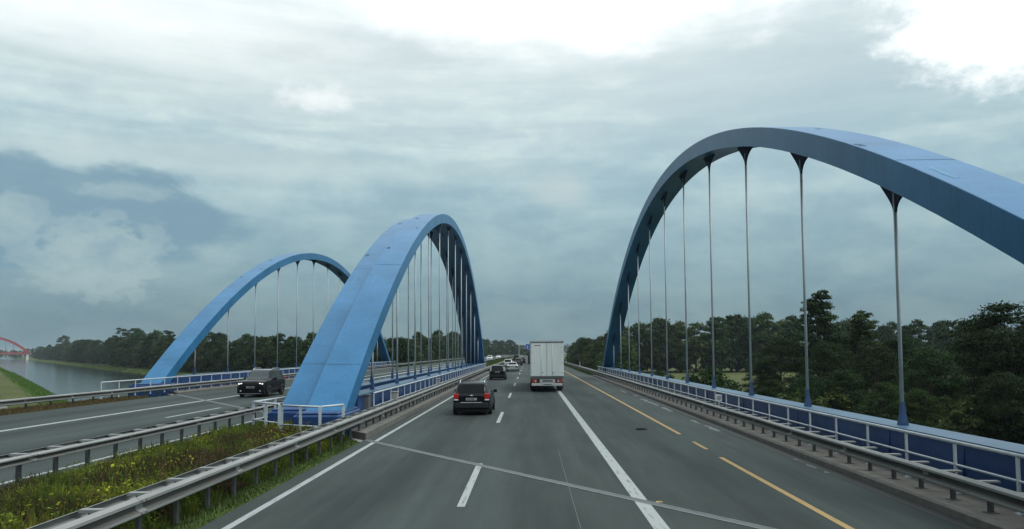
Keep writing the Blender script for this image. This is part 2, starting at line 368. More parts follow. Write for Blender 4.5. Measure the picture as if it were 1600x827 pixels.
# ------------------------------------------------------------------ bridges
ARCH_A = .0071
def arch_parts(root, xa, xb, xm, ho_, Yc, top, zg, kerb_side, mat_arch):
    """one tied arch: rib, tie girder, pedestals, 12 hangers.  kerb_side: +1 when the carriageway lies at larger X"""
    hs = math.sqrt((top-.35)/ARCH_A); TH = .74
    b = MB(); rings = []
    for i in range(73):
        u = -hs+2*hs*i/72; z = top-ARCH_A*u*u; s = -2*ARCH_A*u; l = math.hypot(1,s); nyv, nzv = s/l, -1/l
        y = Yc+u; c = .012
        yb_, zb_ = y+nyv*TH, z+nzv*TH
        def at(x, t): return (x, y+nyv*TH*t, z+nzv*TH*t)
        rings.append([at(xa+c,0), at(xb-c,0), at(xb,c/TH), at(xb,1), at(xa,1), at(xa,c/TH)])
    b.loft(rings, 0, True)
    for u in (-hs+3.6, -hs+13.4, -hs+24, hs-22, hs-3.6, -9.7, 15):           # site weld seams over the top plate
        rr = []
        for du in (-.016,.016):
            v = u+du; z = top-ARCH_A*v*v; s = -2*ARCH_A*v; l = math.hypot(1,s); yy, zz = Yc+v-s/l*.003, z+1/l*.003
            rr.append([(xa+.03,yy,zz),(xb-.03,yy,zz)])
        b.quad(rr[0][0],rr[0][1],rr[1][1],rr[1][0],1)
    rs = random.Random(int(Yc*10))
    def sheet(u0, u1, x0, x1, m, up=.0025):
        n_ = 5; L_ = []
        for i in range(n_+1):
            v = u0+(u1-u0)*i/n_; z = top-ARCH_A*v*v; s = -2*ARCH_A*v; l = math.hypot(1,s); jx = rs.uniform(-.03,.03)
            L_ += [(x0+jx, Yc+v-s/l*up, z+up/l), (x1+jx*.6, Yc+v-s/l*up, z+up/l)]
        b.add(L_, [(2*i,2*i+1,2*i+3,2*i+2) for i in range(n_)], m)
    o_ = rs.uniform(-2.5,2.5); sheet(-hs+10+o_,-hs+11.1+o_, xa+.32, xa+.46, 2); sheet(-hs+17-o_,-hs+17.4-o_, xa+.1, xa+.3, 1, .002)
    sheet(-9.5,-7.6, xa+.08, xa+.62, 1, .002); sheet(-19.6,-18.9, xa+.25, xa+.5, 1, .002); sheet(-24.2,-23.9, xb-.5, xb-.32, 1, .002)
    b.build('arch_rib', [mat_arch, M['seam'], M['touch_up']], root)
    # tie girder, top flange slightly proud, upright stiffeners at the hangers
    g = MB(); y0, y1 = Yc-hs+3.4, Yc+hs-3.4
    ga, gb = xm-.40, xm+.40
    g.box(ga+.05, gb-.05, y0, y1, -.7, zg-.06); g.box(ga, gb, y0, y1, zg-.06+.001, zg, 1); g.box(ga, gb, y0, y1, -.82, -.701)
    sd = gb-.05 if kerb_side > 0 else ga+.05
    for k in range(12):
        y = Yc+ho_+(k-5.5)*6.65
        for off in (-.02, 3.3):
            a = (sd, sd+.13) if kerb_side > 0 else (sd-.13, sd)
            g.add([(sd,y+off-.012,-.69),(sd,y+off+.012,-.69),(a[1] if kerb_side>0 else a[0],y+off+.012,-.69),(a[1] if kerb_side>0 else a[0],y+off-.012,-.69),
                   (sd,y+off-.012,zg-.07),(sd,y+off+.012,zg-.07)], [(0,4,5,1),(3,2,5,4),(0,3,4),(1,5,2)])
    g.build('tie_girder', [M['girder'], M['bridge_grey_blue']], root)
    for sgn in (-1, 1):                                             # pedestals under the springings
        yf = Yc+sgn*hs; q = MB()
        ya, yb = (yf-.35, yf+3.1) if sgn < 0 else (yf-3.1, yf+.35)
        q.bbox(xa-.1, xb+.1, ya, yb, -.9, zg-.5, .06); q.bbox(xa-.02, xb+.02, ya+.12, yb-.12, zg-.502, zg-.42, .04)
        for xx in (xa+.3, xb-.3): q.tube((xx, ya-.03, zg-.8),(xx, ya+.1, zg-.8), .09, .09, 10)
        q.build('pedestal', M['girder'], root)
        w = MB(); r = 1.15
        w.bbox(xa-.45, xb+.45, ya-.5, yb+.5, -7.4, -.95, .08); w.build('abutment', M['concrete_pale'], root)
    # hangers: rod, flared gusset at the rib, tapered sleeve at the girder
    for k in range(12):
        y = Yc+ho_+(k-5.5)*6.65; u = y-Yc
        s = -2*ARCH_A*u; zt = top-ARCH_A*u*u-TH*math.hypot(1,s)     # underside of the rib
        if zt < zg+1.2: continue
        h = MB(); h.tube((xm,y,zg+.25),(xm,y,zt-.3),.046,.046,10); ho = h.build('hanger', M['hanger'], root)
        f = MB(); W = 1.25; D = .82; pts = []
        for sg in (-1,1):
            pr = []
            for i in range(9):
                t = i/8; hw = .05+(W-.05)*(t**1.9); pr.append((sg*hw, -D*(1-t)))
            pts.append(pr)
        outl = pts[1]+[(W,.12)]+[(-W,.12)]+pts[0][::-1]
        def sheared(a, z): return (y+a, zt+z+s*a*min(1,max(0,(z+D)/D)))
        ring = [sheared(a, z) for a, z in outl]
        f.add([(xm-.03,a,z) for a,z in ring]+[(xm+.03,a,z) for a,z in ring],
              [list(range(len(ring)))[::-1], [len(ring)+i for i in range(len(ring))]]+[(i,(i+1)%len(ring),len(ring)+(i+1)%len(ring),len(ring)+i) for i in range(len(ring))])
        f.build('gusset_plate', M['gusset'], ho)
        sl = MB(); rr = []
        for z, a, bq in ((zg-.0,.105,.10),(zg+.07,.105,.09),(zg+.28,.075,.062),(zg+.58,.052,.04)):
            rr.append([(xm-bq,y-a,z),(xm+bq,y-a,z),(xm+bq,y+a,z),(xm-bq,y+a,z)])
        sl.loft(rr, 0, True); sl.build('sleeve', M['sleeve'], ho)

def deck_slab(root, x0, x1, z, th=1.1):
    b = MB(); r = [(x0,Yp(x0,P0-.2)),(x1,Yp(x1,P0-.2)),(x1,Yp(x1,P1+.2)),(x0,Yp(x0,P1+.2))]
    b.add([(x,y,z-th) for x,y in r]+[(x,y,z-.03) for x,y in r], [(3,2,1,0),(4,5,6,7),(0,1,5,4),(1,2,6,5),(2,3,7,6),(3,0,4,7)])
    b.build('deck', M['concrete_pale'], root)
def walkway(root, x0, x1, z):
    b = MB(); r = [(x0,Yp(x0,P0+.12)),(x1,Yp(x1,P0+.12)),(x1,Yp(x1,P1-.12)),(x0,Yp(x0,P1-.12))]
    b.add([(x,y,z-.5) for x,y in r]+[(x,y,z) for x,y in r], [(3,2,1,0),(4,5,6,7),(0,1,5,4),(1,2,6,5),(2,3,7,6),(3,0,4,7)])
    y = max(r[0][1], r[1][1])+2; ye = min(r[2][1], r[3][1])-1
    while y < ye:                                                   # joints between the slabs
        b.quad((x0+.01,y,z+.002),(x1-.01,y,z+.002),(x1-.01,y+.035,z+.002),(x0+.01,y+.035,z+.002),1); y += 4.2
    b.build('walkway', [M['concrete'], M['truck_grey']], root)
br = empty('arch_bridge', (1.2, 61.5, -1.2))
tag(br, 'blue tied arch bridge under the traffic ahead, with the big arch at the right', 'bridge')
bl = empty('arch_bridge', (-17.5, 87, -1.2))
tag(bl, 'blue tied arch bridge of the oncoming carriageway, its outer arch above the dark SUV', 'bridge')
arch_parts(br, 8.83, 10.3, 9.45, -.25, 50.0, 14.68, 1.15, -1, M['arch'])
arch_parts(br, -8.28, -6.8, -7.25, -1.2, 73.2, 15.2, 1.36, +1, M['arch'])
deck_slab(br, -6.9, 8.9, -.02); walkway(br, 7.72, 9.08, .13); walkway(br, -6.88, -5.82, .2)
arch_parts(bl, -9.8, -8.33, -9.0, -1.2, 74.9, 15.1, 1.36, -1, M['arch'])
arch_parts(bl, -27.35, -25.85, -26.5, -1.6, 98.6, 15.4, 1.42, +1, M['arch'])
deck_slab(bl, -25.9, -9.7, LZ-.02); walkway(bl, -10.35, -9.75, .4); walkway(bl, -25.9, -24.35, .38)
for r in (br, bl):
    for o in r.children: o.matrix_parent_inverse = Matrix.Translation(-Vector(r.location))

# ------------------------------------------------------------------ crash barriers
def wbeam(b, x, side, y0, y1, zt, hs=1.):
    """folded steel guard rail; face towards side (+1 = +X)"""
    pr = [(.0,0),(.03,-.004),(.086,-.04),(.086,-.085),(.008,-.125),(.008,-.185),(.086,-.225),(.086,-.27),(.03,-.306),(.0,-.31)]
    pr = [(a,z*hs) for a,z in pr]; n = max(2, int((y1-y0)/4)); rings = []
    for i in range(n+1):
        y = y0+(y1-y0)*i/n; j = .012*math.sin(i*2.3)
        rings.append([(x+side*a+j, y, zt+z+.3*j) for a, z in pr]+[(x+side*(a-.006)+j, y, zt+z+.3*j) for a, z in pr[::-1]])
    for i in range(1, n):                                            # bolted overlaps of the rail lengths
        y = y0+(y1-y0)*i/n; j = .012*math.sin(i*2.3); q2 = []
        for dy_ in (-.11,.11): q2.append([(x+side*(a+.004)+j, y+dy_, zt+z) for a, z in pr])
        b.loft(q2, 0, False, closed=False)
        for z_ in (-.065*hs,-.25*hs):
            for dy_ in (-.07,.07): b.tube((x+side*.085+j,y+dy_,zt+z_),(x+side*.102+j,y+dy_,zt+z_),.016,.012,6,1)
    k0 = len(b.f); b.loft(rings, 0, True)
    for q in range(n): b.m[k0+q*20+4] = 1; b.m[k0+q*20+3] = 1; b.m[k0+q*20+5] = 1   # shade of the fold put into its colour
def barrier(name_label, x, side, y0, y1, zt, zb, step, rear=None, plates=True, hs=1.):
    root = empty('crash_barrier', (x, y0, zb)); tag(root, name_label, 'crash barrier')
    inv = Matrix.Translation(-Vector(root.location)); kids = []
    b = MB(); wbeam(b, x, side, y0, y1, zt, hs); kids.append(b.build('guard_rail', [M['galv'],M['galv_fold_shade']], root))
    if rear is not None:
        b = MB(); wbeam(b, rear, -side, y0, y1, zt-.01, hs); kids.append(b.build('guard_rail', [M['galv'],M['galv_fold_shade']], root))
    ys = list(np.arange(y0+.4, y1, step)); px = x-side*.2 if rear is None else (x+rear)/2
    pm = MB(); h = zt-zb-.02
    pm.box(-.03,.03,-.055,.055,-.15,h)
    if plates: pm.box(-.1,.1,-.09,.09,-.012,.012)
    sm = MB(); half = .2 if rear is None else abs(x-rear)/2
    if rear is None: sm.box(min(-side*.16,side*.2), max(-side*.16,side*.2), -.07,.07, h-.01, h+.02)
    else: sm.box(-half+.005, half-.005, -.07,.07, h-.02, h+.025)
    po = pm.build('post', M['galv_dark'], root); so = sm.build('spacer', M['galv'], po)
    near = sorted(ys)[:100]
    for i, y in enumerate(near):
        o, s = (po, so) if i == 0 else (po.copy(), so.copy())
        if i: col.objects.link(o); col.objects.link(s); s.parent = o
        o.location = (px, y, zb); kids.append(o)
    if ys[100:]:
        r = MB()
        for y in ys[100:]: r.box(px-.03,px+.03,y-.055,y+.055,zb,zb+h); r.box(px-half+.02,px+half-.02,y-.07,y+.07,zb+h-.01,zb+h+.02)
        o = r.build('post_row', M['galv_dark'], root); o['kind'] = 'stuff'; kids.append(o)
    for o in kids: o.matrix_parent_inverse = inv
    return root
barrier('galvanised double crash barrier between grassy median and right carriageway, nearest to the viewer', -6.12, +1, 4, 330, .835, .2, 1.33, rear=-6.46, plates=False)
barrier('galvanised crash barrier along the right kerb in front of the white handrail', 8.05, -1, 4, 420, .70, .13, 1.22)
barrier('galvanised crash barrier on the far side of the grassy median', -10.8, -1, 8, 330, 1.0, .2, 1.25, rear=-10.45, plates=False, hs=.6)
barrier('galvanised crash barrier on the outer edge of the left carriageway above the canal', -25.2, +1, 14, 330, .9, .2, 2.0, plates=False)

# ------------------------------------------------------------------ handrails
def handrail(label, x, y0, y1, zt, zm, zb, step=2.03, pw=.034, skip=()):
    root = empty('handrail', (x, y0, zb)); tag(root, label, 'handrail'); inv = Matrix.Translation(-Vector(root.location)); kids = []
    b = MB(); b.path([(x,y0-.03,zt),(x,(y0+y1)/2,zt),(x,y1+.03,zt)], .036, 8); kids.append(b.build('top_rail', M['rail'], root))
    b = MB(); b.path([(x,y0,zm),(x,(y0+y1)/2,zm),(x,y1,zm)], .024, 8); kids.append(b.build('middle_rail', M['rail'], root))
    pm = MB(); pm.box(-.02,.02,-pw,pw,0,zt-zb-.03); pm.box(-.06,.06,-.08,.08,0,.015); po = pm.build('post', M['rail'], root)
    for i, y in enumerate(np.arange(y0, y1+.01, step)):
        o = po if i == 0 else po.copy()
        if i: col.objects.link(o)
        o.location = (x, y, zb); kids.append(o)
    for o in kids: o.matrix_parent_inverse = inv
    return root
handrail('white tubular handrail in front of the dark blue girder along the right side', 8.68, 5.9, 98.5, 1.165, .71, .13)
handrail('white handrail starting at the dark grey cabinet beside the inner arch foot', -6.6, 32.6, 118, 1.35, .78, .2, 2.0, .03)
handrail('white handrail on the inner edge of the oncoming bridge, seen through the hangers', -9.95, 33, 120, 1.42, .9, .4, 2.0, .03)
handrail('white handrail on the outer edge of the oncoming bridge, behind the dark SUV', -25.62, 45.6, 146, 1.37, .85, .38, 2.0, .03)

# angular railing round the two arch feet in the median
def foot_rail():
    pts = [(-10.15,33.2),(-10.35,29.3),(-8.95,27.3),(-8.6,26.6),(-6.95,25.7),(-6.62,27.6)]
    pts = [(-10.2,32.0),(-10.45,29.0),(-9.0,27.6),(-8.72,27.0),(-7.15,26.2),(-6.62,27.3)]
    root = empty('foot_railing', (-8.6,28,.1)); tag(root, 'short white angular railing in the grass round the foot of the twin arches', 'railing')
    inv = Matrix.Translation(-Vector(root.location)); zt, zm = 1.22, .55
    for seg in (pts[:3], pts[3:]):
        b = MB(); c = MB()
        for a, d in zip(seg, seg[1:]):
            b.tube((*a,zt),(*d,zt),.035,.035,8); c.tube((*a,zm),(*d,zm),.026,.026,8)
        for q in (b.build('top_rail', M['rail'], root), c.build('lower_rail', M['rail'], root)): q.matrix_parent_inverse = inv
        for a, d in zip(seg, seg[1:]):
            L = math.hypot(d[0]-a[0], d[1]-a[1]); m = max(1, round(L/1.0))
            for i in range(m+1):
                if i == m and d is not seg[-1]: continue
                x = a[0]+(d[0]-a[0])*i/m; y = a[1]+(d[1]-a[1])*i/m
                p = MB(); p.box(x-.045,x+.045,y-.025,y+.025,-.05,zt-.02); o = p.build('post', M['rail'], root); o.matrix_parent_inverse = inv
foot_rail()

# cabinets on the handrail
def cabinet(x, y, z, w, d, h, m, label):
    r = empty('cabinet', (x,y,z)); tag(r, label, 'cabinet')
    b = MB(); b.bbox(-w/2,w/2,-d/2,d/2,.06,h,.015); b.build('body', m, r)
    b = MB(); b.bbox(-w/2-.03,w/2+.03,-d/2-.03,d/2+.03,h-.012,h+.03,.012); b.build('lid', m, r)
    b = MB(); b.box(-w/2+.03,w/2-.03,-d/2-.012,-d/2-.0,.12,h-.1); b.build('door_panel', m, r)
    b = MB(); b.box(-w/2-.08,w/2+.08,-d/2-.06,d/2+.06,0,.058); b.build('base', M['concrete_pale'], r)
cabinet(-6.92,32.3,.3,.42,.5,.98,M['box_grey'],'dark grey upright cabinet beside the start of the inner handrail at the arch foot')
cabinet(-6.55,37.3,.2,.3,.3,.95,M['box_pale'],'pale grey cabinet fixed to the inner handrail, a few posts beyond the dark cabinet')
cabinet(-6.55,55.0,.2,.3,.3,.95,M['box_pale'],'small yellowish cabinet on the inner handrail, far along behind the station wagon')

# ------------------------------------------------------------------ small roadside things
r = empty('marker_sign', (8.5,34.9,.13)); tag(r, 'small white distance marker sign on a short post, fixed before the right handrail', 'marker sign')
b = MB(); b.box(-.02,.02,.005,.03,0,.72); b.build('post', M['sign_white'], r)
b = MB(); b.box(-.13,.13,-.012,.004,.66,.96); b.build('sign_plate', M['sign_white'], r)
b = MB()
for x0,x1,z0,z1 in ((-.09,-.065,.73,.90),(-.04,-.015,.73,.90),(.015,.04,.73,.90),(-.0155,.0155,.875,.90),(-.0155,.0155,.73,.755),(.07,.09,.73,.90)): b.box(x0,x1,-.016,-.0125,z0,z1)
b.build('lettering', M['truck_grey'], r)

def delineator(label=None):
    r = empty('delineator_post'); b = MB(); rr = []
    for z in (0,.98): rr.append([(-.06,-.045,z),(.06,-.045,z),(.03,.05,z),(-.03,.05,z)])
    rr[1] = [(x*.9,y*.9,z+(.04 if y>0 else 0)) for x,y,z in rr[1]]
    b.loft(rr, 0, True); b.build('post', M['sign_white'], r)
    b = MB(); b.add([(-.06,-.048,.62),(.06,-.048,.72),(.058,-.047,.9),(-.058,-.047,.8)], [(0,1,2,3)]); b.build('black_band', M['trim'], r)
    return r
dp = delineator(); spots = [(8.95,137,'nearest white delineator post behind the right barrier past the bridge'),(8.95,187,'second white delineator post on the right verge, beside the truck'),
    (-25.7,171,'nearer white delineator post on the far left verge, seen between the hangers'),(-25.7,226,'farther white delineator post on the far left verge, seen between the hangers'),(8.95,237,'faraway white delineator post on the right verge hidden close to the truck')]
for i, (x,y,l) in enumerate(spots):
    o = dp if i == 0 else dup(dp); o.location = (x,y,.15); tag(o, l, 'delineator', 'delineator posts along the verges')

r = empty('road_debris', (4.35,30.2,.006)); tag(r, 'small scrap of black rubber lying on the asphalt left of the yellow line', 'debris')
b = MB(); pts = [(-.2,-.05),(-.1,-.1),(.1,-.09),(.24,-.02),(.22,.08),(.02,.06),(-.12,.11),(-.24,.05)]
b.add([(x,y,0) for x,y in pts]+[(x*.8,y*.8,.03+.05*math.sin(i*2.1)**2) for i,(x,y) in enumerate(pts)],
      [(i,(i+1)%8,8+(i+1)%8,8+i) for i in range(8)]+[tuple(range(8,16))]); b.build('rubber_scrap', M['tyre'], r)

# ------------------------------------------------------------------ vehicles
def pchip(xs, ys, x):
    i = max(0, min(len(xs)-2, next((k for k in range(len(xs)-1) if x <= xs[k+1]), len(xs)-2)))
    h = xs[i+1]-xs[i]; t = min(1, max(0,(x-xs[i])/h)); d = [(ys[k+1]-ys[k])/(xs[k+1]-xs[k]) for k in range(len(xs)-1)]
    def m(k):
        if k == 0: return d[0]
        if k == len(xs)-1: return d[-1]
        if d[k-1]*d[k] <= 0: return 0
        return 2*d[k-1]*d[k]/(d[k-1]+d[k])
    t2, t3 = t*t, t*t*t
    return (2*t3-3*t2+1)*ys[i]+(t3-2*t2+t)*h*m(i)+(-2*t3+3*t2)*ys[i+1]+(t3-t2)*h*m(i+1)
class Car:
    """body lofted from stations (y, zbottom, zbelt, ztop, halfwidth bottom, belt, roof); rear at y=0, nose at y=L; rear faces -Y"""
    def __init__(s, st): s.st = st; s.ys = [a[0] for a in st]; s.L = s.ys[-1]
    def par(s, y): return [pchip(s.ys, [a[k] for a in s.st], y) for k in range(1,7)]
    def half(s, y):
        zb, zl, zt, wb, wl, wt = s.par(y); hm = (zb+zl)/2; g = zt-zl
        return [(0,zb),(wb*.86,zb),(wb*.97,zb+.05),(wb,zb+.14),(max(wb,wl)*1.015,hm),(wl*1.01,zl-.06),(wl,zl),(wl-(wl-wt)*.12,zl+g*.1),(wt+.02,zt-min(.07,g*.3)),(wt-.03,zt-min(.02,g*.1)),(wt-.12,zt),(wt*.5,zt+.012),(0,zt+.018)]
    def pt(s, y, k, side=1, off=0.):
        h = s.half(y); i = min(int(k), len(h)-2); t = k-i
        x = h[i][0]+(h[i+1][0]-h[i][0])*t; z = h[i][1]+(h[i+1][1]-h[i][1])*t
        nx_, nz_ = h[i+1][1]-h[i][1], -(h[i+1][0]-h[i][0]); l = math.hypot(nx_,nz_) or 1
        return ((x+nx_/l*off)*side, y, z+nz_/l*off)
    def body(s):
        ys = sorted(set([round(s.L*i/60,3) for i in range(61)]+[a[0] for a in s.st])); rings = []
        for y in ys:
            h = s.half(y); rings.append([(x,y,z) for x,z in h]+[(-x,y,z) for x,z in h[1:-1][::-1]])
        b = MB(); b.loft(rings, 0, True, smooth=True); return b
    def side_patch(s, b, y0, y1, k0, k1, side, off=.006, n=10, slant0=0., slant1=0.):
        rows = []
        for i in range(n+1):
            row = []
            for j in range(5):
                t = j/4; yy = (y0+slant0*t)*(1-i/n)+(y1+slant1*t)*(i/n); row.append(s.pt(yy, k0+(k1-k0)*t, side, off))
            rows.append(row)
        vs = [p for r in rows for p in r]; fs = [(i*5+j,(i+1)*5+j,(i+1)*5+j+1,i*5+j+1) for i in range(n) for j in range(4)]
        if side < 0: fs = [f[::-1] for f in fs]
        b.add(vs, fs, 0, True)
    def top_patch(s, b, y0, y1, f0, f1, up=.008, n=10):
        rows = []
        for i in range(n+1):
            t = i/n; y = y0+(y1-y0)*t; zb, zl, zt, wb, wl, wt = s.par(y); f = f0+(f1-f0)*t; e = .05
            sl = (s.par(min(s.L,y+e))[2]-s.par(max(0,y-e))[2])/(2*e); l = math.hypot(1,sl)
            rows.append([(x*f*wt, y-sl/l*up, zt+.014*(1-x*x)+up/l) for x in (-1,-.6,0,.6,1)])
        vs = [p for r in rows for p in r]; b.add(vs, [(i*5+j,i*5+j+1,(i+1)*5+j+1,(i+1)*5+j) for i in range(n) for j in range(4)], 0, True)

def rounded_slab(b, x0, x1, y0, y1, z0, z1, m=0): b.bbox(x0, x1, y0, y1, z0, z1, min(.02,(z1-z0)*.3,(y1-y0)*.3,(x1-x0)*.3), m)
def wheel(root, x, y, r, w):
    side = 1 if x > 0 else -1; b = MB(); rr = []
    prof_ = [(-w/2,r*.62),(-w/2,r*.9),(-w*.38,r*.985),(0,r),(w*.38,r*.985),(w/2,r*.9),(w/2,r*.62)]
    for a, q in prof_: rr.append([(x+a, y+q*math.cos(t), r+q*math.sin(t)) for t in [2*PI*i/24 for i in range(24)]])
    b.loft(rr, 0, False, smooth=True); t = b.build('wheel', M['tyre'], root)
    c = MB(); xo = x+side*(w/2-.02)
    ring = [[(xo+side*d, y+q*math.cos(t_), r+q*math.sin(t_)) for t_ in [2*PI*i/20 for i in range(20)]] for d, q in ((0,r*.62),(.012,r*.58),(-.03,r*.5),(-.03,.001))]
    c.loft(ring, 1, False)
    for i in range(5):
        a = 2*PI*i/5; ca, sa = math.cos(a), math.sin(a)
        def P(u, v, d): return (xo+side*d, y+u*ca-v*sa, r+u*sa+v*ca)
        c.add([P(.03,-.05,.0),P(.03,.05,.0),P(r*.58,.035,.0),P(r*.58,-.035,.0)], [(0,1,2,3)], 0)
    c.build('rim', [M['rim'], M['trim']], t)
def make_car(label, x, y, z, st, body_m, wheels, r=.34, rz=0., rails=False, plates=True, tail=None, head=False, hd_y=None, side_k=(7.05,7.95), glass=None,
             rear_win=None, windscreen=None, side_win=(), light_mat=None, chrome=False, emblem=False, simple=False, group='vehicles on the motorway', cat='car', name='parked_car', roof_m=None, low_w=.2):
    root = empty(name, (x,y,z), rz); tag(root, label, cat, group); c = Car(st); L = c.L
    c.body().build('body', body_m, root)
    glass = glass or M['glass']
    if rear_win: b = MB(); c.top_patch(b, rear_win[0], rear_win[1], rear_win[2], rear_win[3]); b.build('rear_window', glass, root)
    if windscreen: b = MB(); c.top_patch(b, windscreen[0], windscreen[1], windscreen[2], windscreen[3]); b.build('windscreen', M['windscreen'], root)
    if roof_m: b = MB(); c.top_patch(b, roof_m[1], roof_m[2], .93, .93, .005); b.build('roof_panel', roof_m[0], root)
    for a0, a1, s0, s1 in side_win:
        for sd in (-1,1): b = MB(); c.side_patch(b, a0, a1, side_k[0], side_k[1], sd, slant0=s0, slant1=s1); b.build('side_window', glass, root)
    wb = max(a[4] for a in st)
    b = MB(); b.box(-wb+.12, wb-.12, .12, L-.25, .17, .42); b.build('underbody_shade_box', M['tyre'], root)  # low black box added to deepen the shade beneath the car
    for yy in wheels:
        for sd in (-1,1):
            a = MB(); rr = r*1.13; X = wb+.006; n = 20         # dark wheel housing
            ring = [(sd*(X+.012), yy+rr*math.cos(t), r+rr*math.sin(t)) for t in [PI*i/n-.12+(.24*i/n) for i in range(n+1)]]
            inn = [(sd*(X-.3), p[1], p[2]) for p in ring]
            a.add(ring+inn, [(i,i+1,n+2+i,n+1+i) for i in range(n)]+[list(range(n+1))]); a.build('wheel_arch', M['trim'], root)
            wheel(root, sd*(wb-low_w/2+.035), yy, r, low_w)
    # rear end
    zb, zl, zt, w0, wl0, wt0 = c.par(0.0)
    if tail:
        for sd in (-1,1):
            b = MB(); x0, x1, z0, z1 = tail[:4]; rounded_slab(b, min(sd*x0,sd*x1), max(sd*x0,sd*x1), tail[4], tail[5], z0, z1); o = b.build('tail_light', light_mat or M['red_lens'], root)
            if len(tail) > 6:
                b = MB(); rounded_slab(b, min(sd*x0,sd*x1)+.01, max(sd*x0,sd*x1)-.01, tail[4]-.008, tail[5], z0-.085, z0-.012); b.build('reversing_lens', M['clear_lens'], o)
    if plates:
        b = MB(); zc = plates if plates is not True else .72
        b.box(-.26,.26,-.03,-.004,zc-.055,zc+.055); p = b.build('number_plate', M['plate'], root)
        b = MB(); xx = -.21
        for wd in (.05,.05,.05,-.03,.045,.045,.045,.045):
            if wd > 0: b.box(xx,xx+wd*.72,-.034,-.0305,zc-.035,zc+.035)
            xx += abs(wd)
        b.build('plate_lettering', M['plate_dark'], p)
    b = MB(); rounded_slab(b, -w0-.06, w0+.06, -.05, .2, max(.24,zb-.13), max(.24,zb-.13)+.24); b.build('rear_bumper', M['trim'] if body_m in (M['black_paint'],M['dark_paint']) else body_m, root)
    if chrome: b = MB(); rounded_slab(b, -.52,.52,-.062,-.045,chrome,chrome+.045); b.build('chrome_strip', M['chrome'], root)
    if emblem:
        b = MB(); e = emblem; b.add([(-.13,-.02,e+.01),(0,-.02,e-.025),(.13,-.02,e+.01),(.03,-.02,e+.012),(0,-.02,e+.05),(-.03,-.02,e+.012),(0,-.05,e)], [(0,1,6),(1,2,6),(2,3,6),(3,4,6),(4,5,6),(5,0,6)])
        b.build('winged_emblem', M['chrome'], root)
    if rails:
        for sd in (-1,1):
            b = MB(); y0, y1 = rails; pts = []
            for i in range(9):
                t = i/8; yy = y0+(y1-y0)*t; p = c.par(yy); up = .075*min(1, min(t,1-t)*7); pts.append((sd*(p[5]-.05), yy, p[2]+.005+up))
            b.path(pts, .02, 7); b.build('roof_rail', M['chrome'], root)
    # mirrors
    ym = hd_y or L*.66; p = c.par(ym)
    for sd in (-1,1):
        b = MB(); xa = sd*(p[4]-.02); xb = sd*(p[4]+.2); rounded_slab(b, min(sd*(p[4]+.02),xb), max(sd*(p[4]+.02),xb), ym-.05, ym+.08, p[1]-.01, p[1]+.15); b.tube((xa,ym,p[1]+.0),(sd*(p[4]+.06),ym,p[1]+.05),.025); b.build('side_mirror', body_m, root)
    if head:
        zc = head[0]
        for sd in (-1,1):
            b = MB(); rounded_slab(b, min(sd*head[1],sd*head[2]), max(sd*head[1],sd*head[2]), L-.34, L-.02, zc-.085, zc+.08); h = b.build('headlight', M['trim'], root)
            for k_, (q, rad) in enumerate(((head[1]+.10,.062),(head[2]-.09,.045))):
                b = MB(); b.tube((sd*q, L-.05, zc),(sd*q, L-.005, zc), rad, rad, 12); b.build('lamp', M['headlight'], h)
        b = MB(); rounded_slab(b, -.42,.42, L-.2, L+.01, zc-.1, zc+.07); b.build('grille', M['trim'], root)
        b = MB(); rounded_slab(b, -.85,.85, L-.35, L+.03, .26, zc-.13); b.build('front_bumper', body_m, root)
        b = MB(); b.box(-.26,.26, L+.031, L+.045, zc-.27, zc-.16); pl = b.build('number_plate', M['plate'], root)
        b = MB(); b.box(-.21,.21, L+.046, L+.05, zc-.245, zc-.185); b.build('plate_lettering', M['plate_dark'], pl)
        for sd in (-1,1): b = MB(); b.tube((sd*.62,L+.02,.42),(sd*.62,L+.038,.42),.05,.05,10); b.build('fog_lamp', M['clear_lens'], root)
        b = MB(); rounded_slab(b, -.7,.7, L-.3, L+.034, .22, .262); b.build('skid_strip', M['rim'], root)
    return root
def stretch(st, sy, sx, sz): return [(a[0]*sy, a[1]*sz, a[2]*sz, a[3]*sz, a[4]*sx, a[5]*sx, a[6]*sx) for a in st]
WAGON = [(0,.50,.86,.93,.76,.76,.68),(.08,.36,.97,1.03,.84,.84,.72),(.2,.28,.99,1.18,.88,.87,.70),(.5,.24,1.0,1.50,.90,.89,.66),(.85,.23,1.0,1.585,.91,.90,.65),(2.2,.22,.98,1.60,.92,.91,.66),(2.85,.22,.97,1.53,.92,.91,.65),(3.7,.22,.97,1.05,.92,.90,.76),(4.5,.24,.88,.92,.89,.86,.72),(4.85,.30,.74,.78,.82,.79,.64),(4.95,.42,.62,.66,.72,.70,.55)]
make_car('black station wagon with silver roof rails and red tail lights, nearest car ahead', -2.81, 37.2, 0, WAGON, M['black_paint'], (1.0,3.85), .35,
         rails=(.6,2.5), plates=.79, tail=(.62,.86,.80,1.05,-.012,.2,1), rear_win=(.10,.58,.86,.9), windscreen=(2.95,3.62,.9,.92),
         side_win=((.62,1.35,.12,0),(1.42,2.3,0,0),(2.36,3.25,0,-.42)), chrome=.60, emblem=.96, name='station_wagon', hd_y=3.1, roof_m=(M['dark_paint'],.7,2.8))
SUV = [(0,.5,1.0,1.06,.76,.76,.66),(.06,.40,1.06,1.12,.84,.83,.70),(.18,.34,1.07,1.35,.87,.85,.68),(.42,.32,1.08,1.66,.89,.87,.66),(.8,.31,1.08,1.72,.90,.88,.66),(2.0,.30,1.07,1.73,.91,.89,.67),(2.5,.30,1.06,1.68,.91,.89,.66),(3.15,.30,1.07,1.13,.91,.88,.76),(3.9,.31,1.04,1.08,.89,.86,.76),(4.25,.36,.95,1.0,.85,.82,.70),(4.36,.45,.80,.86,.80,.77,.64)]
